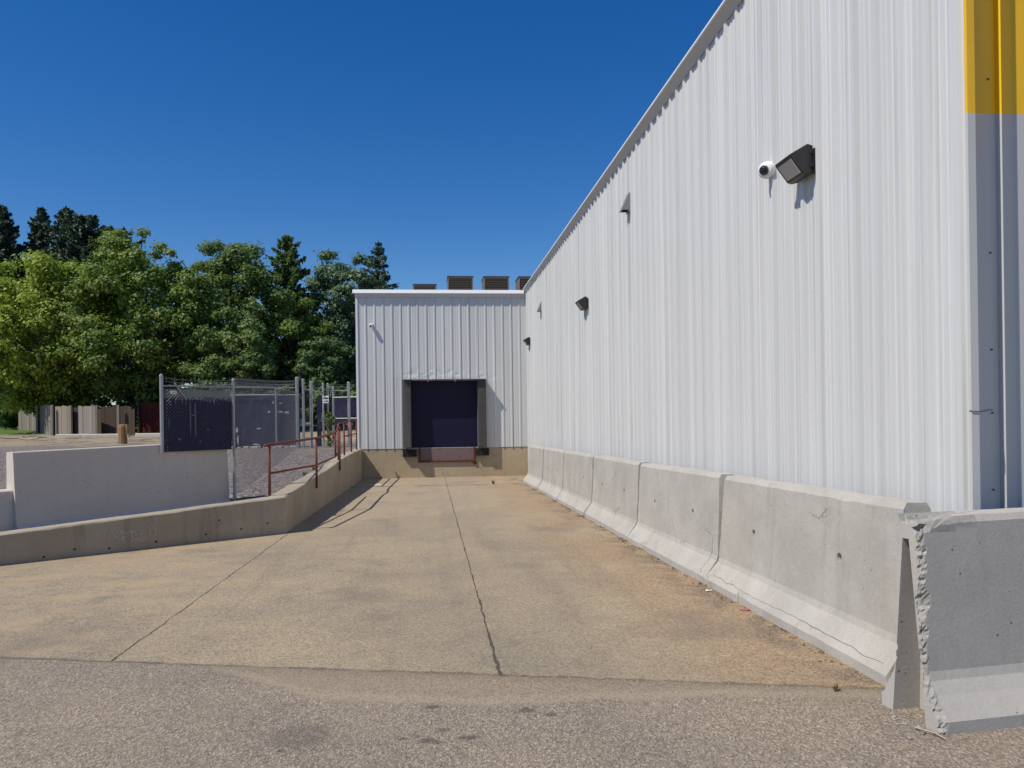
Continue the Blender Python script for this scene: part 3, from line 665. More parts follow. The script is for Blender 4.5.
for k in range(6):
    y = 4.39 + LB * (k + .5)
    o = barrier_mesh('concrete_barrier', LB - .050, PROF, 11.3 * k + 2, .018, None, [(-.73, .62), (.73, .60)], False, [-.085, -.05, -.028, -.03, -.016, -.02][k])
    o.location = (2.908 + [.004, .001, .003, -.001, .0, -.004][k], y, rampz(y) - .004)
    o.rotation_euler = (0, R(.716 + [0, .25, -.1, .12, -.1, .05][k]), R(90))
    tag(o, BL[k], 'barrier', GRP)
    if k in (0, 2, 3):
        m = MB(); P = []
        for i in range(60):
            x = -1.46 + 2.9 * i / 59; q = .5 + .28 * mnoise.noise((x * 1.1 + k * 5, 1, 1)) + .16 * mnoise.noise((x * 6, k, 1))
            if k == 0: P.append((x, .27 - .07 * q - .0005, .065 + .095 * q + .0002))
            else: P.append((x * .8 + .3, .0905, .93 + .05 * (q - .5)))
        m.tube(P, [.0012 + .0016 * abs(mnoise.noise((i * .3, 3, k))) for i in range(60)], 4)
        c_ = m.build('crack', DARKIN); c_.parent = o
# front barrier across the end of the row (its left end broken, key slot in the end face)
PF = [(-.225, 0), (-.225, .065), (-.150, .17), (-.112, .235), (-.100, .28), (-.098, .5), (-.094, .78), (-.088, 1.04), (-.070, 1.075), (.070, 1.075), (.088, 1.04), (.098, .5), (.104, .28), (.12, .235), (.225, .065), (.225, 0)]
o = barrier_mesh('concrete_barrier', 3.05, PF, 71, .02, .045, [], True, 0.)
ph = R(6.5)
o.location = (2.475 + math.cos(ph) * 1.525 - math.sin(ph) * .0, 3.895 + math.sin(ph) * 1.525, -.004); o.rotation_euler = (0, 0, ph)
tag(o, 'chipped grey barrier in shade across the near end of the row, broken left edge', 'barrier')
o.data.materials[0] = BARR_FRONT

# left barriers behind the low wall
PL = [(-.29, -.27), (-.29, -.20), (-.145, .0), (-.12, .5), (-.10, .95), (-.096, .99), (-.088, 1.0), (.088, 1.0), (.10, .95), (.12, .5), (.145, 0), (.29, -.20), (.29, -.27)]
ang = math.atan2(1.767, 1.384)
def left_barrier(p, q, z, prof, seed, label):
    L = math.hypot(q[0] - p[0], q[1] - p[1]); a = math.atan2(q[1] - p[1], q[0] - p[0])
    o = barrier_mesh('concrete_barrier', L - .01, prof, seed, .006, None, [])
    off = Vector((-math.sin(a), math.cos(a), 0)) * .145
    o.location = ((p[0] + q[0]) / 2 + off.x, (p[1] + q[1]) / 2 + off.y, z); o.rotation_euler = (0, R(-.9), a)
    o.data.materials[0] = BARR_GREY
    return tag(o, label, 'barrier')
left_barrier((-5.70, 11.46), (-3.49, 14.072), .265, PL, 31, 'long shaded grey barrier behind the low wall, its sunlit end at left')
o = barrier_mesh('concrete_block', .62, [(-.15, -.2), (-.15, .0), (-.14, .44), (-.12, .46), (.12, .46), (.14, .44), (.15, 0), (.15, -.2)], 57, .006, None, [])
o.location = (-6.02, 11.4, .26); o.rotation_euler = (0, 0, ang); o.data.materials[0] = BARR_GREY; tag(o, 'low grey concrete block at the left end of the long shaded barrier', 'block')
# ------------------------------------------------------------------ chain link fences
def clipline(p, d, w, h):
    t0, t1 = -1e9, 1e9
    for a, b, lim in ((p[0], d[0], w), (p[1], d[1], h)):
        u, v = (0 - a) / b, (lim - a) / b
        if u > v: u, v = v, u
        t0 = max(t0, u); t1 = min(t1, v)
    return (t0, t1) if t1 > t0 else None
def chain(m, A, B, zA, zB, h, pitch=.058, r=.0024):
    A = Vector(A); B = Vector(B); w = (B - A).length
    def P(u, v): q = A.lerp(B, u / w); return Vector((q.x, q.y, zA + (zB - zA) * u / w + v))
    s = pitch * math.sqrt(2) * .5 * 2
    for sg in (1, -1):
        c = -h if sg == 1 else 0.
        end = w if sg == 1 else w + h
        while c < end:
            cl = clipline((c, 0.), (1., float(sg)), w, h) if sg == 1 else clipline((c, 0.), (-1., 1.), w, h)
            if cl:
                t0, t1 = cl
                p = P(c + t0 * sg if sg == 1 else c - t0, t0); q = P(c + t1 * sg if sg == 1 else c - t1, t1)
                m.tube([p, q], r, 3, False)
            c += s
def post(x, y, z0, z1, parent, r=.035, cap=True, name='post'):
    m = MB(); m.tube([(x, y, z0), (x, y, z1)], r, 10)
    if cap: m.tube([(x, y, z1), (x, y, z1 + .03), (x, y, z1 + .045)], [r * 1.15, r * 1.0, r * .3], 10)
    return m.build(name, GALV, parent, smooth=False)
def outrigger(x, y, z, dx, dy, parent):
    MB().tube([(x, y, z), (x + dx, y + dy, z + .26)], .016, 6).build('barb_arm', GALV, parent)
def barbed(parent, pts, seed):
    m = MB(); r_ = random.Random(seed)
    for (p, q) in pts:
        p = Vector(p); q = Vector(q); n = 14
        L = [p.lerp(q, i / n) + Vector((0, 0, -.03 * math.sin(math.pi * i / n) + r_.uniform(-.012, .012))) for i in range(n + 1)]
        m.tube(L, .0035, 4)
        k = int((q - p).length / .14)
        for i in range(k):
            c = p.lerp(q, (i + .5) / k) + Vector((0, 0, -.03 * math.sin(math.pi * (i + .5) / k)))
            m.tube([c + Vector((0, 0, -.03)), c + Vector((.01, .01, .03))], .0025, 3)
    m.build('barbed_wire', WIRE, parent)
PA, PB, PC = (-4.295, 13.11), (-3.40, 14.02), (-4.47, 27.)
fc = thing('chain_link_fence', 'tall galvanised chain link fence from the barriers back along the gravel', 'fence', (*PB, .22))
post(*PA, 1.13, 2.36, fc, .028); post(*PB, .0, 2.33, fc, .024); post(*PC, .68, 3.08, fc, .055)
MB().tube([(*PA, 2.215), (*PB, 2.225)], .014, 8).build('top_rail', GALV, fc)
MB().tube([(*PB, 2.225), (*PC, 2.76)], .018, 8).build('top_rail', GALV, fc)
m = MB(); chain(m, (*PA, 0), (*PB, 0), 1.15, 1.125, 1.07, .040, .0014); m.build('wire_mesh', WIRE, fc)
m = MB(); chain(m, (*PB, 0), (*PC, 0), .32, .70, 1.95, .046, .0012); m.build('wire_mesh', WIRE, fc)
outrigger(-4.0, 13.42, 2.0, -.14, -.14, fc)
barbed(fc, [((*PA, 2.29), (*PB, 2.28)), ((*PA, 2.34), (-3.40, 14.02, 2.34)), ((*PB, 2.30), (-4.47, 27, 2.88)), ((*PB, 2.36), (-4.47, 27, 2.98))], 3)
pd = Vector((PB[0] - PA[0], PB[1] - PA[1], 0)); pl = pd.length; pd /= pl; pn = Vector((pd.y, -pd.x, 0))
def panel_sheet(name, z0, z1, mat, off, rag, seed):
    m = MB(); rr = random.Random(seed); nx = 44
    for i in range(nx + 1):
        u = .03 + (pl - .06) * i / nx; zt = z1 - rag * abs(mnoise.noise((u * 9, seed, 0))) ** .7 - (rr.random() < .16) * rr.uniform(0, rag * 1.6)
        for j in range(6):
            q = Vector((*PA, 0)) + pd * u - pn * (off + .012 * mnoise.noise((u * 5, j, seed))); m.v.append((q.x, q.y, z0 + (zt - z0) * j / 5))
    m.f += [(i * 6 + j, (i + 1) * 6 + j, (i + 1) * 6 + j + 1, i * 6 + j + 1) for i in range(nx) for j in range(5)]
    m.build(name, mat, fc)
panel_sheet('windscreen', 1.15, 2.05, SCREEN, .020, .09, 4); panel_sheet('faded_windscreen', 1.6, 2.175, FADED, .045, .02, 7)
rp = random.Random(6)
for (u, z, w, h) in [(.49, 1.72, .03, .62), (.58, 1.70, .035, .68), (.53, 1.74, .11, .025), (.24, 1.97, .02, .12), (.35, 1.98, .025, .12), (.42, 1.96, .02, .13), (.92, 1.96, .03, .13), (.98, 1.98, .02, .10), (.12, 1.62, .02, .22), (.30, 1.35, .06, .05), (.80, 1.50, .05, .03), (.66, 1.3, .03, .05)]:
    m = MB(); ring = []
    for i in range(7):
        a_ = 2 * math.pi * i / 7; q = Vector((*PA, 0)) + pd * (u + math.cos(a_) * w * .5 * rp.uniform(.6, 1.2)) - pn * .006; ring.append((q.x, q.y, z + math.sin(a_) * h * .5 * rp.uniform(.6, 1.2)))
    m.prism(ring, tuple(-pn * .003)); m.build('torn_patch', FADED, fc)
# back fence with torn navy windscreen
bf = thing('chain_link_fence', 'rear chain link fence hung with a torn navy windscreen', 'fence', (-7.5, 28.2, .72))
for (x, z) in [(-7.9, 2.72), (-6.98, 2.72), (-5.4, 2.75)]: post(x, 28.25, .6, z, bf, .035)
MB().tube([(-7.95, 28.25, 2.58), (-4.6, 28.25, 2.56)], .025, 8).build('top_rail', GALV, bf)
for (x, dx) in [(-6.98, -.0), (-5.35, .1)]: outrigger(x, 28.25, 2.6, dx, -.1, bf)
barbed(bf, [((-7.95, 28.2, 2.85), (-4.6, 28.2, 2.82)), ((-7.95, 28.15, 2.95), (-4.6, 28.15, 2.93))], 9)
rs = random.Random(12)
def screen(name, x0, x1, zlo, ztop, y, mat, parent, nx, rag, seed):
    m = MB(); rr = random.Random(seed); n = 9; hs = []
    for i in range(nx + 1):
        x = x0 + (x1 - x0) * i / nx
        zt = ztop - (abs(mnoise.noise((x * 2.3, seed, 0))) ** .7 * rag + (rr.random() < .12) * rr.uniform(0, rag * 1.4))
        for j in range(n):
            q = j / (n - 1); m.v.append((x, y + .05 * mnoise.noise((x * 1.7, q * 2, seed)) + .03 * mnoise.noise((x * 5, q * 4, seed)), zlo + (zt - zlo) * q))
    m.f += [(i * n + j, (i + 1) * n + j, (i + 1) * n + j + 1, i * n + j + 1) for i in range(nx) for j in range(n - 1)]
    return m.build(name, mat, parent)
screen('windscreen', -8.0, -4.6, .70, 2.42, 28.33, SCREEN, bf, 150, .16, 3)
screen('windscreen', -7.2, -4.6, 1.9, 2.56, 28.5, SCREEN, bf, 30, .06, 6)
for (x, z, w, h) in [(-6.95, .95, .06, .6), (-6.75, 1.35, .12, .22), (-6.72, 1.0, .07, .4), (-5.3, 1.98, .3, .08), (-5.05, 1.95, .28, .10), (-5.65, 1.98, .1, .1), (-5.5, 2.3, .06, .12), (-5.25, 2.28, .16, .05), (-6.1, .85, .3, .05), (-6.0, 1.4, .2, .06)]:
    m = MB(); k = 7; ring = []
    for i in range(k):
        a = 2 * math.pi * i / k; ring.append((x + math.cos(a) * w * .5 * rs.uniform(.6, 1.2), 28.262 + rs.uniform(0, .008), z + math.sin(a) * h * .5 * rs.uniform(.6, 1.2)))
    m.prism(ring, (0, .004, 0)); m.build('torn_patch', PALE, bf)
m = MB(); r_ = random.Random(2)
for i in range(26):
    x = r_.uniform(-7.6, -4.6); s = r_.uniform(.04, .12); m.box((x, 27.9 + r_.uniform(-.3, .3), .66), (x + s * 1.6, 28.1 + r_.uniform(-.3, .2), .74 + s * .5))
bevel(tag(m.build('rubble', STOPC), 'pale stone rubble strewn along the foot of the navy windscreen', 'rubble', kind='stuff'), .02)
# gate enclosure
gt = thing('chain_link_gate', 'chain link gate enclosure of tall galvanised posts beside the dock wall', 'gate', (-3.9, 27.6, .7))
for (x, y, z, r) in [(-4.28, 27.05, 3.02, .045), (-4.05, 27.3, 2.95, .05), (-3.83, 28.6, 2.95, .035), (-3.68, 28.7, 2.95, .035), (-3.62, 29.8, 2.88, .04), (-2.97, 29., 3.0, .055)]: post(x, y, .6, z, gt, r)
for a, b in [((-4.28, 27.05, 2.72), (-3.85, 28.6, 2.66)), ((-3.68, 28.7, 2.72), (-2.97, 29, 2.72)), ((-3.62, 29.7, 2.5), (-2.4, 29.2, 2.5)), ((-3.62, 29.7, 1.72), (-2.4, 29.1, 1.72)), ((-4.28, 27.05, 1.5), (-4.05, 27.3, 1.5)), ((-3.83, 28.6, 1.72), (-3.68, 28.7, 1.72))]:
    MB().tube([a, b], .022, 8).build('rail', GALV, gt)
m = MB(); chain(m, (-4.28, 27.05, 0), (-4.05, 27.3, 0), .72, .72, 2.0, .04, .0018); m.build('wire_mesh', WIRE, gt)
m = MB(); chain(m, (-3.83, 28.6, 0), (-2.97, 29, 0), .76, .76, 2.0, .042, .0016); m.build('wire_mesh', WIRE, gt)
screen('windscreen', -4.02, -3.86, .74, 2.5, 28.35, SCREEN, gt, 4, .03, 21)
screen('windscreen', -3.62, -2.3, 1.55, 2.52, 30.2, SCREEN, gt, 20, .05, 23)
barbed(gt, [((-4.4, 27, 3.0), (-3.7, 28.7, 2.9)), ((-3.7, 28.7, 2.85), (-2.4, 29, 2.9)), ((-3.7, 28.7, 2.93), (-2.4, 29, 2.98))], 6)
def plate(name, c, w, h, mat, label, lines, yaw_=0., rnd=False):
    t = thing(name, label, 'sign', c, yaw_)
    m = MB()
    if rnd: m.prism([(math.cos(a) * w / 2, 0, math.sin(a) * h / 2) for a in [2 * math.pi * i / 20 for i in range(20)]], (0, .006, 0))
    else: m.box((-w / 2, 0, -h / 2), (w / 2, .006, h / 2))
    link('plate', m.mesh('plate'), mat, t, (0, 0, 0))
    m = MB()
    for (a, b, z, hh) in lines: m.box((a, -.003, z), (b, -.0005, z + hh))
    link('printed_line', m.mesh('printed_line'), SCREWM, t, (0, 0, 0))
plate('sign', (-4.15, 13.25, 2.11), .11, .062, LITW, 'small oval white plate wired to the chain link mesh', [(-.03, .03, .0, .008), (-.02, .02, -.014, .006)], .78, True)
plate('sign', (-3.73, 28.55, 2.40), .21, .26, LITW, 'small white notice sign hung on the chain link gate', [(-.09, .09, .02, .05), (-.07, .07, -.08, .03)])

# ------------------------------------------------------------------ far yard: board fences, timber post, kerbs, houses
def board_panel(parent, p, q, h, mat, seed, zoff=0.):
    r_ = random.Random(seed); p = Vector((*p, 0)); q = Vector((*q, 0)); L = (q - p).length; d = (q - p) / L; nrm = Vector((-d.y, d.x, 0)); k = max(2, int(L / .15)); m = MB()
    for i in range(k):
        a = p + d * (L * i / k + .004); b = p + d * (L * (i + 1) / k - .004); z = yardz((a.y + b.y) / 2) - .08 + zoff
        t = r_.uniform(-.04, .03); o = nrm * r_.uniform(-.008, .012)
        m.prism([a + o + Vector((0, 0, z)), b + o + Vector((0, 0, z)), b + o + Vector((0, 0, z + h + t)), a + o + Vector((0, 0, z + h + t))], nrm * .022)
    return m.build('board_panel', mat, parent)
wf = thing('board_fence', 'weathered grey board fence under the trees at far left', 'fence', (-21, 47.5, 1.0))
board_panel(wf, (-29.6, 60), (-27.6, 59), 1.7, WEATH, 1); board_panel(wf, (-27.2, 57.5), (-25.2, 53.5), 1.95, TANW, 2)
board_panel(wf, (-25.0, 53.3), (-22.3, 49.2), 1.85, WEATH, 3); board_panel(wf, (-22.1, 49), (-20.9, 48.4), 1.8, TANW, 4)
board_panel(wf, (-20.9, 48.6), (-20.0, 48.4), 1.7, BROWNW, 5); board_panel(wf, (-20.05, 47.2), (-18.75, 46.5), 1.8, WEATH, 6)
board_panel(wf, (-18.8, 47.2), (-16.9, 46.6), 1.75, BROWNW, 7)
for p in [(-25.1, 53.2), (-22.2, 48.8), (-20.9, 48.2), (-18.72, 46.4), (-17.6, 46.5)]:
    z = yardz(p[1]); MB().box((p[0] - .06, p[1] - .06, z - .1), (p[0] + .06, p[1] + .06, z + 1.75)).build('fence_post', TANW, wf)
board_panel(wf, (-25.3, 54.4), (-17.2, 47.9), 1.6, BROWNW, 9)
rf = thing('board_fence', 'dark red board fence in deep shade left of the chain link', 'fence', (-16.4, 50.5, 1.))
board_panel(rf, (-17.9, 50.6), (-14.8, 50.4), 1.95, REDW, 8); MB().box((-18.0, 50.5, .9), (-17.9, 50.6, 3.0)).build('fence_post', BROWNW, rf)
bo = thing('timber_bollard', 'short thick orange-brown timber post beyond the long barrier', 'bollard', (-12.7, 34, .8))
m = MB(); m.tube([(-12.7, 34, .5), (-12.7, 34, 1.50), (-12.7, 34, 1.58), (-12.69, 34, 1.61)], [.18, .17, .15, .05], 12); m.build('timber_shaft', POSTW, bo)
MB().box((-12.62, 33.9, 1.2), (-12.48, 34.05, 1.62)).build('side_cleat', POSTW, bo)
for (x, y, L, a, lab) in [(-19.2, 44.5, 1.7, -.06, 'pale concrete kerb block lying before the grey board fence'), (-17.2, 43.8, 2.3, .02, 'long pale kerb block lying left of the timber post'), (-14.6, 43.5, 2.0, -.05, 'pale kerb block lying before the dark red fence')]:
    t = MB(); P = [(-.11, 0), (-.10, .15), (-.06, .19), (.06, .19), (.10, .15), (.11, 0)]
    t.prism([(-L / 2, p, q) for p, q in P], (L, 0, 0)); o = t.build('kerb_block', STOPC); o.location = (x, y, yardz(y) + .01); o.rotation_euler = (0, 0, a); tag(o, lab, 'kerb block')
# fallen branches
for k, (x, y, a, lab) in enumerate([(-21.5, 44., .6, 'bare fallen branch on the sandy ground by the board fence'), (-19.6, 41.5, -.5, 'fallen branch lying nearest the long barrier on sandy ground')]):
    m = MB(); r_ = random.Random(k); z = yardz(y) + .08
    P = [(x + math.cos(a) * s, y + math.sin(a) * s * .6, z + .05 * math.sin(s * 3)) for s in np.linspace(-1.1, 1.1, 7)]
    m.tube(P, [.05, .045, .04, .035, .03, .02, .01], 6)
    for i in (2, 3, 4): m.tube([P[i], (P[i][0] + r_.uniform(.2, .5), P[i][1] + r_.uniform(-.5, .4), z + .25)], [.02, .006], 5)
    tag(m.build('fallen_branch', TWIG), lab, 'branch')
hs = thing('house', 'white house with a dark open garage at the far left edge', 'house', (-50, 95, 1.5))
m = MB(); m.box((-62, 91, 1.2), (-56, 100, 4.3)); m.box((-46.4, 91, 1.2), (-45.4, 100, 4.3)); m.box((-56, 91, 3.55), (-46.4, 91.3, 4.3)); m.box((-56, 99.7, 1.2), (-46.4, 100, 4.3)); m.build('wall', HWHITE, hs)
MB().box((-56, 95, 1.3), (-46.4, 95.1, 3.6)).build('garage_interior', DARKIN, hs)
m = MB(); m.prism([(-63, 90.3, 4.3), (-44.9, 90.3, 4.3), (-54, 90.3, 7.6)], (0, 10.4, 0)); m.build('roof', HROOF, hs)
MB().box((-45.0, 90.2, 3.6), (-44.8, 90.4, 4.6)).build('downpipe', HWHITE, hs)
tag(MB().add([(-62, 80, 1.53), (-45, 80, 1.53), (-45.6, 91, 1.56), (-62, 91, 1.56)], [(0, 1, 2, 3)]).build('driveway', STOPC), kind='structure')
gh = thing('house', 'green metal roofed shed glimpsed between the tree trunks', 'shed', (-13.5, 72, 1.4))
m = MB(); m.box((-17, 72, 1.2), (-12, 77, 6.3)); m.build('wall', HWHITE, gh)
m = MB(); m.prism([(-17.4, 71.4, 6.3), (-17.4, 77.6, 6.3), (-17.4, 74.5, 8.2)], (5.9, 0, 0)); m.build('roof', GROOF, gh)

# ------------------------------------------------------------------ trees
def quads(name, c, nrm, size, mat, parent, asp=.62, seed=0):
    g = np.random.default_rng(seed); n = len(c)
    nrm = nrm / (np.linalg.norm(nrm, axis=1, keepdims=True) + 1e-9)
    a = np.cross(nrm, g.normal(size=(n, 3))); a /= (np.linalg.norm(a, axis=1, keepdims=True) + 1e-9); b = np.cross(nrm, a)
    s = size[:, None]; bend = nrm * s * .12
    v = np.stack([c - a * s, c - b * s * asp + bend, c + a * s, c + b * s * asp + bend], 1).reshape(-1, 3).astype(np.float32)
    me = bpy.data.meshes.new(name); me.vertices.add(4 * n); me.vertices.foreach_set('co', v.ravel())
    me.loops.add(4 * n); me.loops.foreach_set('vertex_index', np.arange(4 * n, dtype=np.int32))
    me.polygons.add(n); me.polygons.foreach_set('loop_start', np.arange(0, 4 * n, 4, dtype=np.int32))
    me.update(calc_edges=True); me.validate()
    return link(name, me, mat, parent)
def broadleaf(x, y, zlo, ztop, rx, ry, leafmat, label, seed, nclump=110, nleaf=16000, ls=.20, group=None, trunk_r=.22, name='broadleaf_tree', lean=0.):
    g = np.random.default_rng(seed); zb = yardz(y)
    t = thing(name, label, 'tree' if name != 'shrub' else 'shrub', (x, y, zb), 0, group)
    hz = (ztop - zlo) / 2; cz = (ztop + zlo) / 2
    d = g.normal(size=(nclump, 3)); d /= np.linalg.norm(d, axis=1, keepdims=True)
    rad = .50 + .50 * g.random(nclump) ** .6
    lobes = 1 + .16 * np.sin(3 * np.arctan2(d[:, 1], d[:, 0]) + seed) + .10 * np.sin(5 * d[:, 2] + seed * 2)
    w = np.where(d[:, 2] > 0, 1 - .22 * d[:, 2] ** 2, 1 - .1 * d[:, 2] ** 2)
    cc = np.stack([x + lean * (d[:, 2]) + d[:, 0] * rad * rx * w * lobes, y + d[:, 1] * rad * ry * w * lobes, cz + d[:, 2] * rad * hz * .93], 1)
    cr = min(rx, hz) * g.uniform(.09, .24, nclump) * (110 / max(nclump, 60)) ** .2
    wgt = cr ** 1.7; cnt = g.multinomial(nleaf, wgt / wgt.sum())
    P = []; N = []
    for i in range(nclump):
        k = cnt[i]; q = g.normal(size=(k, 3)); q /= (np.linalg.norm(q, axis=1, keepdims=True) + 1e-9)
        r = cr[i] * (g.random(k) ** .45)[:, None] * np.array([1.15, 1.15, .72])
        P.append(cc[i] + q * r * (1 + .25 * g.normal(size=(k, 1)))); N.append(q * .8 + g.normal(size=(k, 3)) * .38 + np.array([-.1, -.1, .5]))
    P = np.concatenate(P); N = np.concatenate(N)
    quads('crown', P, N, ls * g.uniform(.55, 1.25, len(P)), leafmat, t, .62, seed)
    m = MB(); top_ = cz + hz * .45
    pts = [(x + .12 * mnoise.noise((z * .6, seed, 0)), y + .12 * mnoise.noise((z * .6, seed, 5)), z) for z in np.linspace(zb - .3, top_, 9)]
    m.tube(pts, [trunk_r * (1.25 if i == 0 else 1 - .095 * i) for i in range(9)], 8)
    m.build('trunk', BARK, t)
    m = MB()
    for i in g.choice(nclump, min(nclump, 26), replace=False):
        z0 = max(zb + (zlo - zb) * .6, min(cc[i][2] - .5, top_) * g.uniform(.45, .85)); f = Vector((x, y, z0)); e = Vector(cc[i])
        mid = f.lerp(e, .5) + Vector((g.normal() * .25, g.normal() * .25, g.uniform(0, .4)))
        m.tube([f, mid, e], [trunk_r * .38, trunk_r * .22, .02], 5)
    m.build('limb', BARK, t)
    return t
def conifer(x, y, ztop, rmax, mat, label, seed, zlo=1.5, dens=1., name='spruce_tree', power=.85, up=0., ls=.17, group=None, open_=.0):
    g = np.random.default_rng(seed); zb = yardz(y); t = thing(name, label, 'tree', (x, y, zb), 0, group); H = ztop - zb
    P = []; N = []; m = MB()
    nw = int(H * 2.3)
    for w in range(nw):
        f = (w + g.uniform(-.3, .3)) / nw; z = zlo + (ztop - zlo) * f
        if z > ztop - .1: continue
        rl = rmax * (1 - f) ** power * g.uniform(.8, 1.1) + .10
        nb = int(g.integers(5, 8)); a0 = g.uniform(0, 6.28)
        for b in range(nb):
            if g.random() < open_: continue
            a = a0 + 2 * math.pi * b / nb + g.uniform(-.2, .2); L = rl * g.uniform(.65, 1.12); slope = up + .55 * f - .32
            k = int(max(5, 46 * L * dens)); s = g.random(k) ** .75
            dr = np.array([math.cos(a), math.sin(a)])
            side = np.array([-dr[1], dr[0]]); wd = (.10 + .20 * L * .5) * (1.05 - s)[:, None] * g.uniform(-1, 1, (k, 1)) * 1.6
            xy = np.array([x, y]) + dr * (s * L)[:, None] + side * wd
            zz = z + s * L * slope + .12 * L * s ** 2 - .10 * np.abs(g.normal(size=k)) * (1 + L * .3)
            P.append(np.column_stack([xy, zz])); N.append(g.normal(size=(k, 3)) * .5 + np.array([dr[0] * .4, dr[1] * .4, .7]))
            if L > .5: m.tube([(x, y, z), (x + dr[0] * L * .9, y + dr[1] * L * .9, z + .9 * L * slope + .1 * L)], [.035, .008], 4)
    P = np.concatenate(P); N = np.concatenate(N)
    quads('crown', P, N, ls * g.uniform(.6, 1.3, len(P)), mat, t, .38, seed)
    m.build('limb', BARK, t)
    MB().tube([(x, y, zb - .3), (x, y, zb + H * .5), (x, y, ztop - .05)], [.26 * H / 16, .15 * H / 16, .02], 8).build('trunk', BARK, t)
    return t
TG = 'broadleaf trees behind the board fence'
broadleaf(-25.2, 54, 2.2, 13.0, 5.0, 4.4, L_YEL, 'bright yellow-green maple at the far left', 1, 230, 52000, .135, TG)
broadleaf(-18.6, 53.5, 2.4, 14.6, 4.6, 4.2, L_MID, 'wide mid-green tree right of the yellow-green maple', 2, 230, 52000, .13, TG)
broadleaf(-13.9, 57, 2.0, 15.1, 4.0, 4.0, L_GRN, 'tall rounded green tree behind the left end of the chain link', 3, 200, 46000, .13, TG)
broadleaf(-12.3, 51, 2.0, 8.9, 2.6, 2.4, L_GRN, 'lower green tree in front of the tall rounded one', 4, 110, 18000, .12, TG)
conifer(-10.3, 59, 15.3, 2.9, L_DRK, 'open shaggy dark green pine with a leaning bushy top', 5, 4.0, 1.3, 'pine_tree', .55, .25, .21, None, .25)
broadleaf(-9.8, 57.5, 2.0, 11.2, 2.6, 2.5, L_MID, 'slim yellowish tree beneath the shaggy pine', 6, 110, 17000, .12, TG)
broadleaf(-6.9, 62, 2.0, 15.6, 3.3, 3.2, L_BLU, 'grey-green poplar-like tree right of the shaggy pine', 7, 170, 32000, .13, TG)
broadleaf(-6.9, 53, 1.2, 7.6, 2.3, 2.3, L_DRK, 'dark bushy tree behind the gate posts', 8, 110, 18000, .12, TG)
broadleaf(-4.9, 60, 2.0, 14.6, 2.7, 2.6, L_BLU, 'narrow grey-green tree close to the dock end wall', 9, 130, 22000, .13, TG)
conifer(-4.2, 66, 16.7, 4.0, N_BLU, 'pointed blue-green spruce rising behind the dock end wall', 10, 3., 1.5, 'spruce_tree', .8, 0., .17)
CG = 'dark spruces rising behind the maples'
conifer(-41.6, 82, 23.4, 4.8, N_DRK, 'dark spruce at the left edge, leftmost of three tall ones', 11, 6, 1.5, 'spruce_tree', .75, .12, .24, CG)
conifer(-38.9, 84, 23.9, 4.6, N_DRK, 'middle one of the three tall dark spruces at left', 12, 6, 1.4, 'spruce_tree', .8, .18, .24, CG, .1)
conifer(-35.7, 82, 23.3, 5.2, N_DRK, 'right one of three tall dark spruces, spreading branches', 13, 6, 1.4, 'spruce_tree', .75, .22, .24, CG, .1)
conifer(-31.4, 76, 20.9, 5.2, N_DRK, 'dark bushy pine just right of the three tall spruces', 14, 5, 1.4, 'pine_tree', .5, .2, .24, None, .1)
conifer(-27.9, 74, 19.2, 4.6, L_DRK, 'rounded dark pine top showing above the mid-green tree', 15, 5, 1.3, 'pine_tree', .45, .15, .24)
FG = 'dark trees filling the gaps behind the front row'
for i, (x, y, zt, rx, lab) in enumerate([(-33.5, 70, 12.5, 4.5, 'dark tree behind the yellow-green maple, far left'), (-24.5, 68, 15.5, 4.2, 'dark tree showing between maple and mid-green tree'), (-17.5, 70, 14.5, 4.0, 'dark tree behind the tall rounded green tree'), (-4.9, 72, 14.0, 3.6, 'dark tree behind the grey-green poplar-like tree'), (-8.6, 70, 12.5, 3.0, 'dark tree behind the slim yellowish tree')]):
    broadleaf(x, y, 1.6, zt, rx, 3.2, L_DRK, lab, 30 + i, 70, 16000, .17, FG, .2)
SG = 'dark shrubs under the trees'
for i, (x, y, zt, rx, lab) in enumerate([(-31.0, 62.5, 4.6, 2.2, 'dark shrub at far left beside the white house'), (-24.5, 58.5, 4.8, 3.6, 'dark shrub below the yellow-green maple'), (-18.6, 58.5, 4.8, 3.6, 'dark shrub below the mid-green tree'), (-13.3, 60.5, 5.0, 3.4, 'dark shrub behind the red fence'), (-9.4, 49, 3.9, 2.3, 'dark shrub behind the left part of the windscreen'), (-6.0, 50, 4.2, 2.2, 'dark shrub behind the right part of the windscreen'), (-12.9, 48.5, 4.2, 2.3, 'dark shrub beside the red fence end'), (-3.9, 52, 4.6, 1.7, 'dark shrub by the dock wall corner')]):
    broadleaf(x, y, 1.0, zt, rx, 1.6, L_DRK, lab, 50 + i, 40, 8000, .14, SG, .06, 'shrub')
broadleaf(-3.52, 27.9, .72, 1.98, .20, .2, L_MID, 'small narrow green bush growing by the gate posts', 70, 20, 900, .055, None, .02, 'shrub')
broadleaf(-2.75, 31.5, 1.6, 3.0, .3, .3, L_YEL, 'light green sapling behind the fence beside the dock corner', 71, 18, 700, .07, None, .02, 'shrub')
# distant tree belt out of the photo's middle, so that the horizon is closed
g = np.random.default_rng(5); n = 26000
bx = g.uniform(-260, 260, n); by = 240 + 20 * g.random(n) - 0.0008 * bx ** 2; bh = 9 + 4 * np.sin(bx * .09) + 3 * np.sin(bx * .23 + 1)
P = np.column_stack([bx, by, 1.5 + bh * g.random(n) ** .8])
tag(quads('distant_woodland', P, g.normal(size=(n, 3)) + [0, -.3, .6], g.uniform(.7, 1.5, n), L_DRK, None, .7, 3), 'hazy belt of woodland far behind the yard', 'woodland', kind='stuff')

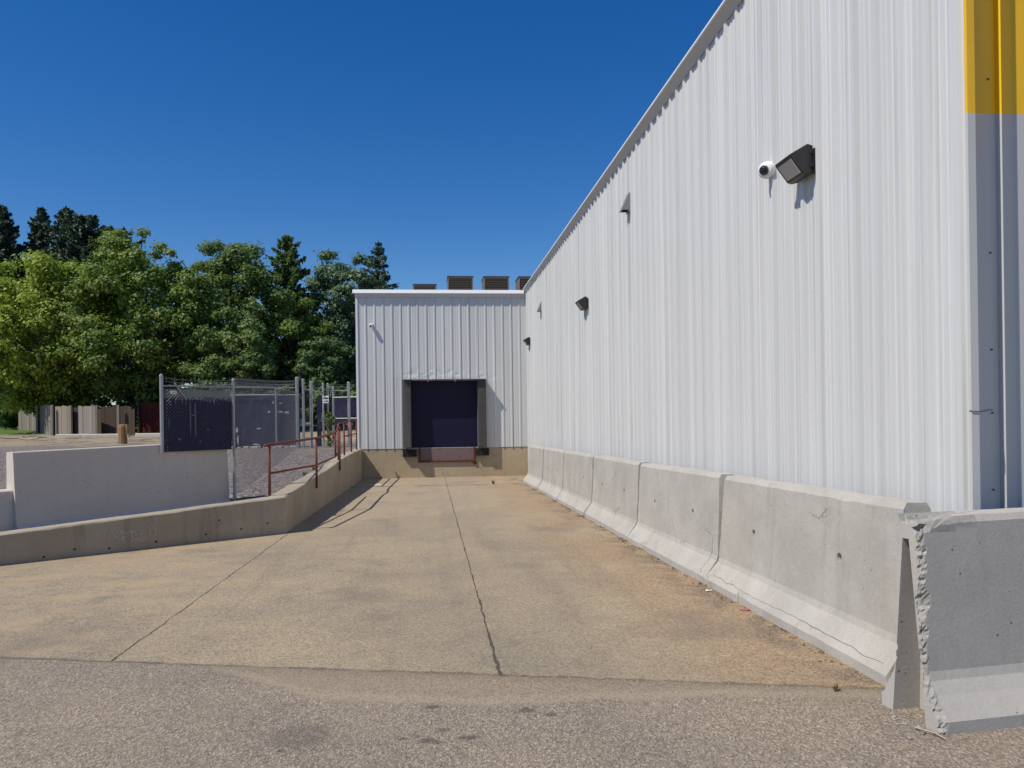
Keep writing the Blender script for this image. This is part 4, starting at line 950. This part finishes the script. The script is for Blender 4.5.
# ------------------------------------------------------------------ small plants and litter
def weed(x, y, z, h, label, seed, n=26):
    g = random.Random(seed); m = MB()
    for i in range(n):
        a = g.uniform(0, 6.28); l = h * g.uniform(.5, 1.1); lean_ = g.uniform(.15, .8)
        b = Vector((x + g.uniform(-.06, .06) * h * 3, y + g.uniform(-.06, .06) * h * 3, z)); tip = b + Vector((math.cos(a) * l * lean_, math.sin(a) * l * lean_, l)); md = b.lerp(tip, .55) + Vector((0, 0, l * .12)); s = Vector((-math.sin(a), math.cos(a), 0)) * h * .07
        m.add([b - s * .4, b + s * .4, md + s, tip, md - s], [(0, 1, 2, 3, 4)])
    return tag(m.build('weed', WEED), label, 'weed', 'weeds at the edges of the concrete')
for i, (x, y, z, h, lab) in enumerate([(2.30, 4.33, .0, .05, 'tiny dark weed at the joint near the nearest barrier foot'), (-2.66, 17.0, .35, .22, 'weed tuft on the gravel behind the middle of the ramp wall'), (-2.7, 18.6, .42, .2, 'weed tuft behind the wall below the handrail bend'), (-2.63, 15.2, .28, .18, 'weed tuft behind the wall near the second rail post'), (1.72, 22.2, -.22, .13, 'dry weed in the apron joint near the farthest barrier')]): weed(x, y, z, h, lab, i + 3).data.materials[0] = DEADL if i in (0, 4) else WEED
m = MB(); g = random.Random(8)
for i in range(420):
    y = g.uniform(4.6, 22); k = g.random()
    if g.random() < .35: y = 4.39 + LB * g.randint(1, 5) + g.gauss(0, .07)
    x = 2.625 - abs(g.gauss(0, .05)); s = g.uniform(.006, .020); a = g.uniform(0, 6.28)
    c = Vector((x, y, rampz(y) + .004)); u = Vector((math.cos(a), math.sin(a), g.uniform(-.2, .5))) * s; v = Vector((-math.sin(a), math.cos(a), g.uniform(-.2, .5))) * s * .5
    m.add([c - u, c - v, c + u, c + v + Vector((0, 0, s * .5))], [(0, 1, 2, 3)])
tag(m.build('leaf_litter', DEADL), 'dry leaf crumbs gathered along the foot of the barriers', 'leaf litter', kind='stuff')
def scrap(x, y, z, s, mat, label, seed):
    g = random.Random(seed); m = MB(); n = 5
    for i in range(n):
        for j in range(n): m.v.append((x + (i / (n - 1) - .5) * s * 1.7, y + (j / (n - 1) - .5) * s, z + .004 + abs(mnoise.noise((i * .9 + seed, j * .9, 0))) * s * .45))
    m.f += [(i * n + j, (i + 1) * n + j, (i + 1) * n + j + 1, i * n + j + 1) for i in range(n - 1) for j in range(n - 1)]
    tag(m.build('paper_scrap', mat), label, 'litter')
scrap(2.57, 7.16, -.035, .035, LITW, 'scrap of white litter at the second barrier joint', 1)
scrap(2.60, 6.35, -.03, .04, LITR, 'scrap of red litter at the foot of the nearest barrier', 2)
scrap(-2.66, 16.2, .31, .13, LITG, 'pale green crumpled wrapper on the gravel behind the wall', 3)
scrap(-1.55, 22.9, -.232, .10, LITW, 'white scrap lying in the apron joint near the ramp wall', 4)
m = MB(); m.tube([(2.415, 3.76, .012), (2.46, 3.66, .02), (2.475, 3.60, .012)], [.004, .005, .003], 5); m.tube([(2.44, 3.71, .012), (2.40, 3.68, .02)], .003, 4); tag(m.build('twig', TWIG), 'dry pale twig by the broken end of the front barrier', 'twig')
m = MB(); g = random.Random(18)
for i in range(110):
    x = 2.41 + g.gauss(0, .07); y = 3.80 + g.gauss(0, .12); s = g.uniform(.003, .010) * (1 + (g.random() < .1)); q = [Vector((x + g.uniform(-s, s), y + g.uniform(-s, s), g.uniform(0, s))) for _ in range(4)]; m.add(q, [(0, 1, 2), (0, 2, 3), (0, 3, 1), (1, 3, 2)])
tag(m.build('concrete_crumbs', CHIP), 'loose concrete crumbs below the broken barrier end', 'rubble', kind='stuff')

# ------------------------------------------------------------------ sky, sun, camera
S = Vector((-.54, -.26, .80)).normalized()
w = bpy.data.worlds.new('World'); SC.world = w; w.use_nodes = True; nt = w.node_tree
bg = nt.nodes['Background']; sky = nt.nodes.new('ShaderNodeTexSky'); sky.sky_type = 'NISHITA'; sky.sun_disc = False
sky.sun_elevation = math.asin(S.z); sky.sun_rotation = math.atan2(S.x, S.y); sky.air_density = 1.0; sky.dust_density = .15; sky.ozone_density = 3.5; sky.altitude = 300
hsv = nt.nodes.new('ShaderNodeHueSaturation'); hsv.inputs['Saturation'].default_value = 1.38; hsv.inputs['Hue'].default_value = .510
nt.links.new(sky.outputs[0], hsv.inputs['Color']); nt.links.new(hsv.outputs[0], bg.inputs[0]); bg.inputs[1].default_value = .106
sl = bpy.data.lights.new('sun', 'SUN'); sl.energy = 4.7; sl.angle = R(.53); sl.color = (1., .94, .835)
so = bpy.data.objects.new('sun', sl); C.objects.link(so); so.rotation_euler = (-S).to_track_quat('-Z', 'Y').to_euler(); so.location = (-20, -5, 30)
cam = bpy.data.cameras.new('camera'); co = bpy.data.objects.new('camera', cam); C.objects.link(co); SC.camera = co
cam.sensor_width = 36.; cam.lens = 36 * 786.75 / 1024; cam.clip_start = .05; cam.clip_end = 2000
cam.shift_y = (419.37 - 384) / 1024
fw = Vector((math.sin(.1022), math.cos(.1022), 0)); rt = Vector((math.cos(.1022), -math.sin(.1022), 0)); upv = Vector((0, 0, 1))
cr, sr = math.cos(.0135), math.sin(.0135)
r2 = rt * cr - upv * sr; u2 = upv * cr + rt * sr
co.matrix_world = Matrix(((r2.x, u2.x, -fw.x, 0), (r2.y, u2.y, -fw.y, 0), (r2.z, u2.z, -fw.z, 1.6), (0, 0, 0, 1)))
SC.view_settings.view_transform = 'Standard'; SC.view_settings.look = 'None'; SC.view_settings.exposure = 0.; SC.view_settings.gamma = 1.
SC.cycles.max_bounces = 8; SC.cycles.diffuse_bounces = 4; SC.cycles.transparent_max_bounces = 8
SC.cycles.use_denoising = True
